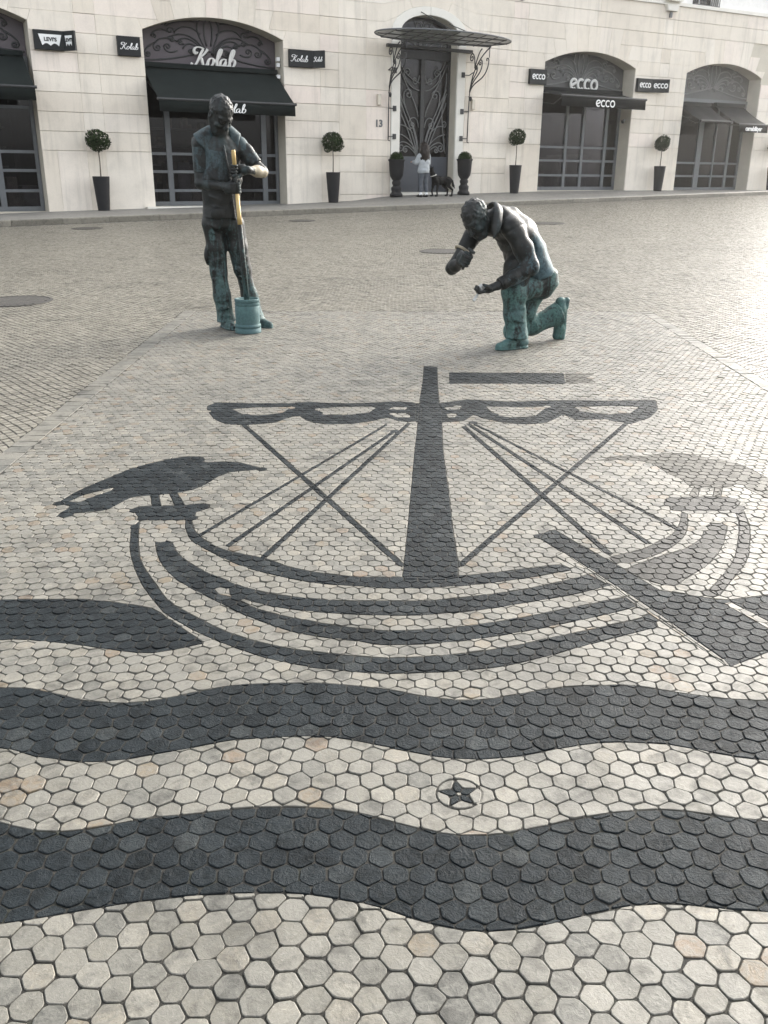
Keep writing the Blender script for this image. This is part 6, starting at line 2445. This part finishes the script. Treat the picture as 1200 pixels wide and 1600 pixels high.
    ring_ = [c0 + (u_ * math.cos(a) + v_ * math.sin(a)) * .062 for a in np.linspace(0, 2 * math.pi, 20)]
    for a, b in zip(ring_, ring_[1:]): C.cap(a, b, .011, .011, k=.004)
    C.build("rolled_cuff", M['polished'], S, 1)
    # trousers: near leg with raised knee, far leg kneeling
    C = Clay((-.22, -.34, .03), (.44, .36, .66), .0065)
    kn = A(-.055, -.125, .440)
    hip = A(.165, .02, .470)
    C.loft([A(.165, .09, .53), A(.175, .09, .46)], [(.165, .120), (.170, .125)], lf)
    C.chain([hip, kn], [.108, .086], k=.04)
    C.ell(A(.175, .06, .445), (.085, .12, .085), k=.04)
    an = A(-.005, -.105, .10)
    C.chain([kn, kn * .5 + an * .5 + (-.008, 0, 0), an], [.086, .082, .084], k=.03)
    C.cap(an, A(-.005, -.110, .075), .084, .092, k=.01)
    # far leg: thigh down to the ground, shin out behind
    k2 = A(-.005, .125, .075)
    a2 = A(.322, .225, .200)
    C.chain([A(.165, .16, .46), A(.075, .15, .24), k2 + (0, .01, .02)], [.100, .088, .078], k=.03)
    C.chain([k2, k2 * .5 + a2 * .5 + (0, 0, -.010), a2], [.068, .070, .084], k=.03)
    sh_ax = unit(a2 - k2)
    C.cap(a2, a2 + sh_ax * .06, .084, .092, k=.01)
    C.local_cut(a2 + sh_ax * .045, -sh_ax, .17)
    for q in range(4):                                   # folds fanning from the back of the bent knee
        C.ridge(A(.035, -.17, .40 - q * .012), A(-.10, -.20, .43 - q * .045), .010, .012)
        C.ridge(A(.04, -.16, .385), A(.16 + q * .02, -.06, .40 + q * .03), .009 * (-1) ** q, .012)
    for q in range(5):
        z = .33 - q * .05
        C.ridge(A(-.09, -.19, z), A(.07, -.17, z - .03 + .05 * (q % 2)), .008 * (-1) ** q, .013)
    for q in range(3): C.ridge(A(-.09, -.19, .12 - q * .02), A(.08, -.17, .125 - q * .022), .007, .009)
    for q in range(6):
        t_ = .25 + q * .13
        p_ = k2 * (1 - t_) + a2 * t_
        C.ridge(p_ + A(-.01, -.08, .07), p_ + A(.035, -.085, -.06), .008 * (-1) ** q, .013)
    C.ridge(A(.10, -.05, .56), A(-.05, -.17, .50), .008, .014)
    C.ridge(A(.04, -.10, .392), A(.10, -.06, .37), -.010, .010)
    C.wrinkle(.0036, 22, 9, (1, 1, .7))
    C.cut((0, 0, .004), (0, 0, 1))
    # trouser end of the near leg
    ax = [C.lo[i] + C.h * np.arange(C.n[i]) for i in range(3)]
    XX, YY, ZZ = np.meshgrid(*ax, indexing='ij')
    nearleg = (XX < .098) & (YY < .015)
    C.d = np.where(nearleg, np.maximum(C.d, .078 - ZZ), C.d).astype(np.float32)
    C.build("trousers", M['br_knee'], S, 1)
    # shoes
    C = Clay((-.26, -.30, -.02), (.16, .04, .16), .005)
    f_ = unit((-.86, -.46, 0))
    b = A(.015, -.095, 0)
    C.cap(b + (0, 0, .042) - f_ * .035, b + f_ * .10 + (0, 0, .034), .046, .040, k=.02)
    C.cap(b + f_ * .10 + (0, 0, .032), b + f_ * .185 + (0, 0, .022), .044, .030, k=.02)
    C.cap(b + (0, 0, .05), b + (0, 0, .10), .05, .045, k=.02)
    Rf = np.stack([f_, np.cross((0, 0, 1), f_), (0, 0, 1)], 1)
    C.ell(b + f_ * .080 + (0, 0, .004), (.142, .054, .014), Rf, k=.002)
    C.ell(b - f_ * .03 + (0, 0, .006), (.050, .050, .020), Rf, k=.002)
    C.ridge(b + f_ * .08 - Rf[:, 1] * .05 + (0, 0, .065), b + f_ * .08 + Rf[:, 1] * .05 + (0, 0, .065), -.007, .009)
    C.cut((0, 0, -.012), (0, 0, 1))
    C.build("shoe", M['br_knee'], S, 1)
    # far shoe: heel in the air, bent over the toes, sole turned away from the knee
    C = Clay((.24, .10, -.02), (.52, .42, .44), .005)
    hl, mid_, ball, toe = a2 + A(.064, .014, .108), A(.388, .25, .215), A(.392, .262, .095), A(.366, .256, .036)
    C.chain([hl + A(-.012, 0, -.005), mid_ + A(-.022, 0, 0), ball + A(-.008, 0, 0), toe], [.042, .036, .043, .034], k=.015)
    C.cap(a2 + A(.0, 0, .0), a2 + A(.05, .01, .05), .062, .052, k=.02)
    for p_, q_ in ((hl, mid_), (mid_, ball), (ball, toe + A(.02, 0, -.012))):
        C.cap(np.array(p_) + A(.022, .004, .004), np.array(q_) + A(.022, .004, 0), .026, .026, k=.002)
    C.cap(hl + A(.038, .006, .012), hl + A(.034, .006, -.045), .024, .022, k=.002)                # heel block
    C.cut((0, 0, .0), (0, 0, 1))
    C.build("shoe", M['br_knee'], S, 1)
    # what he holds
    H = empty("mason_hammer", "small dark hammer in the kneeling man's far fist", "hammer", loc=tuple(np.array(base) + haR))
    b = MB(); b.tube([-hax * .07, hax * .075], [.010, .009], 8); b.build("handle", M['br_skin'], H, True)
    b = MB()
    q = hax * .082
    w1 = unit(np.cross(hax, fw))
    b.tube([q - w1 * .035, q - w1 * .015, q + w1 * .02, q + w1 * .038], [.004, .012, .013, .011], 8)
    b.build("hammer_head", M['br_skin'], H)
    st = MB()
    pst = haL + up_v * .030 + d * .012
    hx = [(math.cos(a) * random.uniform(.8, 1.1), math.sin(a) * random.uniform(.8, 1.1)) for a in np.linspace(0, 2 * math.pi, 7)[:-1]]
    st.prism([(x * .027, z * .027) for x, z in hx], -.02, .02, .004)
    o = st.build("paving_stone", M['pale_steel'])
    o.location = tuple(np.array(base) + pst)
    o.rotation_euler = (.4, .3, -.6)
    tag(o, "small pale stone block held in the kneeling man's near hand", "stone")
    b = MB()
    e0 = haL + d * .040 + A(0, 0, -.005)
    e1 = A(-.375, -.365, .385)
    b.tube([e0, e0 * .5 + e1 * .5, e1], [.009, .011, .012], 6)
    o = b.build("chisel", M['pale_steel'])
    o.location = base
    tag(o, "short pale metal pin hanging below the kneeling man's near hand", "pin")
kneeling()

# ------------------------------------------------------------------ the girl and the dog at the door
M['hair'] = plain("long_dark_hair", (0.016, 0.012, 0.010), 0.5, var=.4, scale=30)
M['skin'] = plain("skin", (0.50, 0.31, 0.23), 0.55, var=.05)
M['sweater'] = plain("pale_grey_knit", (0.33, 0.35, 0.36), 0.9, var=.10, scale=14, bump=.3)
M['jeans'] = plain("dark_grey_jeans", (0.060, 0.068, 0.080), 0.85, var=.15, scale=10)
M['sock'] = plain("white_sock", (0.75, 0.75, 0.74), 0.85, var=.03)
M['blackshoe'] = plain("black_shoe", (0.015, 0.015, 0.016), 0.45, var=.1)
M['fur'] = plain("black_dog_fur", (0.005, 0.0048, 0.0046), 0.8, var=.3, scale=30, bump=.2)
M['tanfur'] = plain("brown_fur_tips", (0.05, 0.03, 0.02), 0.7, var=.3, scale=30)
M['collar'] = plain("pale_collar", (0.62, 0.60, 0.55), 0.5, var=.05)

def girl():
    u, o, v = place(661, 307.5, .80)
    G = fthing("person", "girl with long dark hair, grey sweater and white socks, seen from behind", "person", u, o, v)
    A = lambda *p: np.array(p, float)
    # local frame: x along the wall, -y towards the plaza; she faces the door (+y), head turned right
    C = Clay((-.42, -.26, -.01), (.32, .40, 1.56), .009)
    hd = A(.02, .02, 1.355)
    head(C, hd, unit((.78, .55, -.12)), .96)
    C.cap(A(0, 0, 1.16), hd + (0, 0, -.06), .045, .045, k=.03)
    C.loft([A(0, .0, .74), A(0, 0, .95), A(0, .0, 1.14), A(0, 0, 1.18)], [(.135, .10), (.12, .09), (.14, .09), (.09, .07)], (1, 0, 0))
    for q in (-1, 1):
        C.cap(A(q * .055, 0, .76), A(q * .085, .02, .42), .078, .056, k=.03)
        C.chain([A(q * .085, .02, .42), A(q * .09, .0, .25), A(q * .095, -.02, .08)], [.055, .050, .034], k=.02)
        C.cap(A(q * .095, -.02, .045), A(q * .10 , .10, .03), .034, .030, k=.02)
    # left arm bent forward-out, right arm at the handle
    eL, wL = A(-.225, .05, .93), A(-.20, .27, .95)
    eR, wR = A(.20, .09, .93), A(.16, .30, .96)
    for s_, e, w_ in ((A(-.145, 0, 1.12), eL, wL), (A(.145, 0, 1.12), eR, wR)):
        C.chain([s_, e, w_], [.052, .042, .030], k=.02)
        dd = unit(w_ - e)
        sv = unit(np.cross(dd, (0, 0, 1)))
        C.ell(w_ + dd * .045, (.030, .030, .020), k=.01)
        for i in range(4):
            k0 = w_ + dd * .065 + sv * (i - 1.5) * .017
            C.chain([k0, k0 + dd * .030 + A(0, 0, -.004), k0 + dd * (.048 - .004 * abs(i - 1.5)) + A(0, 0, -.018)], [.0105, .010, .009], k=.003)
        t0 = w_ + dd * .03 + sv * .028
        C.chain([t0, t0 + dd * .03 + sv * .018, t0 + dd * .055 + sv * .016], [.012, .011, .009], k=.004)
    C.build("body", M['skin'], G, 1)
    C = Clay((-.36, -.20, .60), (.32, .32, 1.26), .009)
    C.loft([A(.0, .0, .68), A(0, 0, .72), A(0, 0, .95), A(0, .0, 1.12), A(0, 0, 1.17)], [(.175, .135), (.178, .138), (.165, .125), (.165, .11), (.11, .085)], (1, 0, 0), k=.03)
    for s_, e, w_ in ((A(-.145, 0, 1.11), eL, wL), (A(.145, 0, 1.11), eR, wR)):
        C.chain([s_, e, e * .15 + w_ * .85], [.075, .066, .048], k=.03)
    C.wrinkle(.005, 22, 4)
    C.cut(A(0, 0, .655), unit((-.06, 0, 1)))
    C.build("sweater", M['sweater'], G, 1)
    C = Clay((-.22, -.16, .10), (.22, .20, .80), .008)
    for q in (-1, 1):
        C.chain([A(q * .062, 0, .74), A(q * .086, .02, .42), A(q * .09, .0, .27), A(q * .095, -.018, .14)], [.094, .070, .062, .050], k=.03)
    C.wrinkle(.003, 30, 6)
    C.cut(A(0, 0, .135), (0, 0, 1))
    C.build("jeans", M['jeans'], G, 1)
    for q in (-1, 1):
        C = Clay(A(q * .095 - .08, -.12, .03), A(q * .095 + .08, .10, .20), .007)
        C.cap(A(q * .095, -.02, .055), A(q * .094, -.018, .145), .044, .043)
        C.cut(A(0, 0, .05), (0, 0, 1))
        C.build("sock", M['sock'], G, 1)
        C = Clay(A(q * .095 - .12, -.16, -.02), A(q * .095 + .12, .24, .12), .007)
        C.cap(A(q * .095, -.035, .035), A(q * .10, .07, .032), .046, .042)
        C.cap(A(q * .10, .07, .032), A(q * .105, .14, .026), .042, .034)
        C.cut(A(0, 0, 0.0), (0, 0, 1))
        C.build("shoe", M['blackshoe'], G, 1)
    C = Clay((-.22, -.22, .92), (.22, .20, 1.56), .008)
    C.ell(hd + A(-.02, -.020, .035), (.102, .112, .105), k=.02)
    C.ell(A(-.005, -.095, 1.19), (.125, .055, .19), k=.03)
    rnd = np.random.default_rng(8)
    for i in range(34):
        a = -2.75 + 2.75 * i / 33 - .2
        p0 = hd + A(.09 * math.cos(a) - .015, .10 * math.sin(a) - .01, .03)
        p1 = hd + A(.125 * math.cos(a) - .01, .10 * math.sin(a) - .030, -.13)
        L = rnd.uniform(.27, .40)
        p2 = A(.155 * math.cos(a) * rnd.uniform(.8, 1), -.115 + .06 * abs(math.cos(a)) + rnd.uniform(-.02, .01), 1.355 - L)
        C.chain([p0, p1, p2], [.030, .030, .010], k=.018)
    C.wrinkle(.004, 55, 2, (1, 1, .15))
    # leave the face free (she looks right, towards the handle)
    C.ell(hd + A(.095, .075, -.03), (.055, .075, .095), k=.01, sub=True)
    C.build("hair", M['hair'], G, 1)
girl()

def dog():
    u, o, v = place(687, 307.5, .72)
    D = fthing("dog", "black dog with pale collar standing between the girl and the right urn", "dog", u, o, v)
    A = lambda *p: np.array(p, float)
    # nose towards -x (the girl), tail to the right
    C = Clay((-.52, -.20, -.01), (.62, .20, .86), .008)
    C.loft([A(-.17, 0, .45), A(.0, 0, .435), A(.18, 0, .46), A(.28, 0, .455)], [(.095, .135), (.092, .120), (.075, .088), (.085, .100)], (0, 1, 0), k=.05)
    C.ell(A(-.19, 0, .42), (.09, .085, .12), k=.04)                                            # deep chest
    C.chain([A(-.18, 0, .50), A(-.27, .0, .63), A(-.285, .02, .70)], [.085, .065, .060], k=.04)      # neck carried high
    hd = A(-.285, .03, .735)
    C.ell(hd, (.068, .062, .060), k=.03)
    C.chain([hd + A(-.03, .02, -.005), hd + A(-.10, .06, -.025), hd + A(-.135, .08, -.03)], [.042, .032, .024], k=.02)   # muzzle
    for q in (-1, 1):
        C.chain([hd + A(.01, q * .045, .045), hd + A(.015, q * .062, .095)], [.026, .009], k=.01)   # ears
        # front legs: shoulder, elbow, wrist, paw
        x = -.20 + (.045 if q < 0 else -.02)
        C.chain([A(-.17, q * .075, .42), A(x + .03, q * .085, .30), A(x, q * .08, .15), A(x + .01, q * .08, .05)], [.060, .040, .026, .024], k=.02)
        C.cap(A(x, q * .08, .026), A(x - .045, q * .08, .022), .028, .024, k=.012)
        # hind legs: thigh, knee forward under the belly, hock behind, upright shank
        x = .27 + (.05 if q < 0 else -.01)
        C.chain([A(.26, q * .06, .42), A(x - .08, q * .085, .30)], [.085, .055], k=.03)
        C.chain([A(x - .08, q * .085, .29), A(x + .065, q * .08, .185)], [.046, .026], k=.02)
        C.chain([A(x + .065, q * .08, .185), A(x + .045, q * .08, .045)], [.025, .022], k=.012)
        C.cap(A(x + .04, q * .08, .026), A(x - .01, q * .08, .022), .027, .024, k=.012)
    C.chain([A(.33, 0, .50), A(.42, .0, .42), A(.47, 0, .30), A(.52, 0, .22)], [.036, .034, .032, .012], k=.02)         # bushy hanging tail
    C.wrinkle(.003, 45, 3)
    C.cut((0, 0, 0), (0, 0, 1))
    C.build("body", M['fur'], D, 1)
    C = Clay(A(-.40, -.14, .50), A(-.12, .16, .70), .007)
    n_ = unit((-.35, .05, 1))
    c0 = A(-.235, .0, .575)
    u_ = unit(np.cross(n_, (0, 1, 0)))
    v_ = np.cross(n_, u_)
    ring_ = [c0 + (u_ * math.cos(a) * 1.0 + v_ * math.sin(a)) * .083 for a in np.linspace(0, 2 * math.pi, 20)]
    for a, b in zip(ring_, ring_[1:]): C.cap(a, b, .013, .013, k=.002)
    C.ell(c0 + A(.085, -.02, -.01), (.022, .022, .022), k=.004)
    C.build("collar", M['collar'], D, 1)
dog()

# ------------------------------------------------------------------ added volume of haze, standing in for lens glare towards the sun
hz = MB()
hz.box((-300, -75, -14), (300, 480, 16.5))
hm = bpy.data.materials.new("thin_glare_haze")
hm.use_nodes = True
hn_ = hm.node_tree
hn_.nodes.clear()
ho = hn_.nodes.new("ShaderNodeOutputMaterial")
hv = hn_.nodes.new("ShaderNodeVolumePrincipled")
hv.inputs["Color"].default_value = (0.96, 0.94, 0.90, 1)
hv.inputs["Density"].default_value = 0.0013
hv.inputs["Anisotropy"].default_value = 0.88
hn_.links.new(hv.outputs[0], ho.inputs["Volume"])
hzo = hz.build("glare_haze", hm)
tag(hzo, kind='stuff')
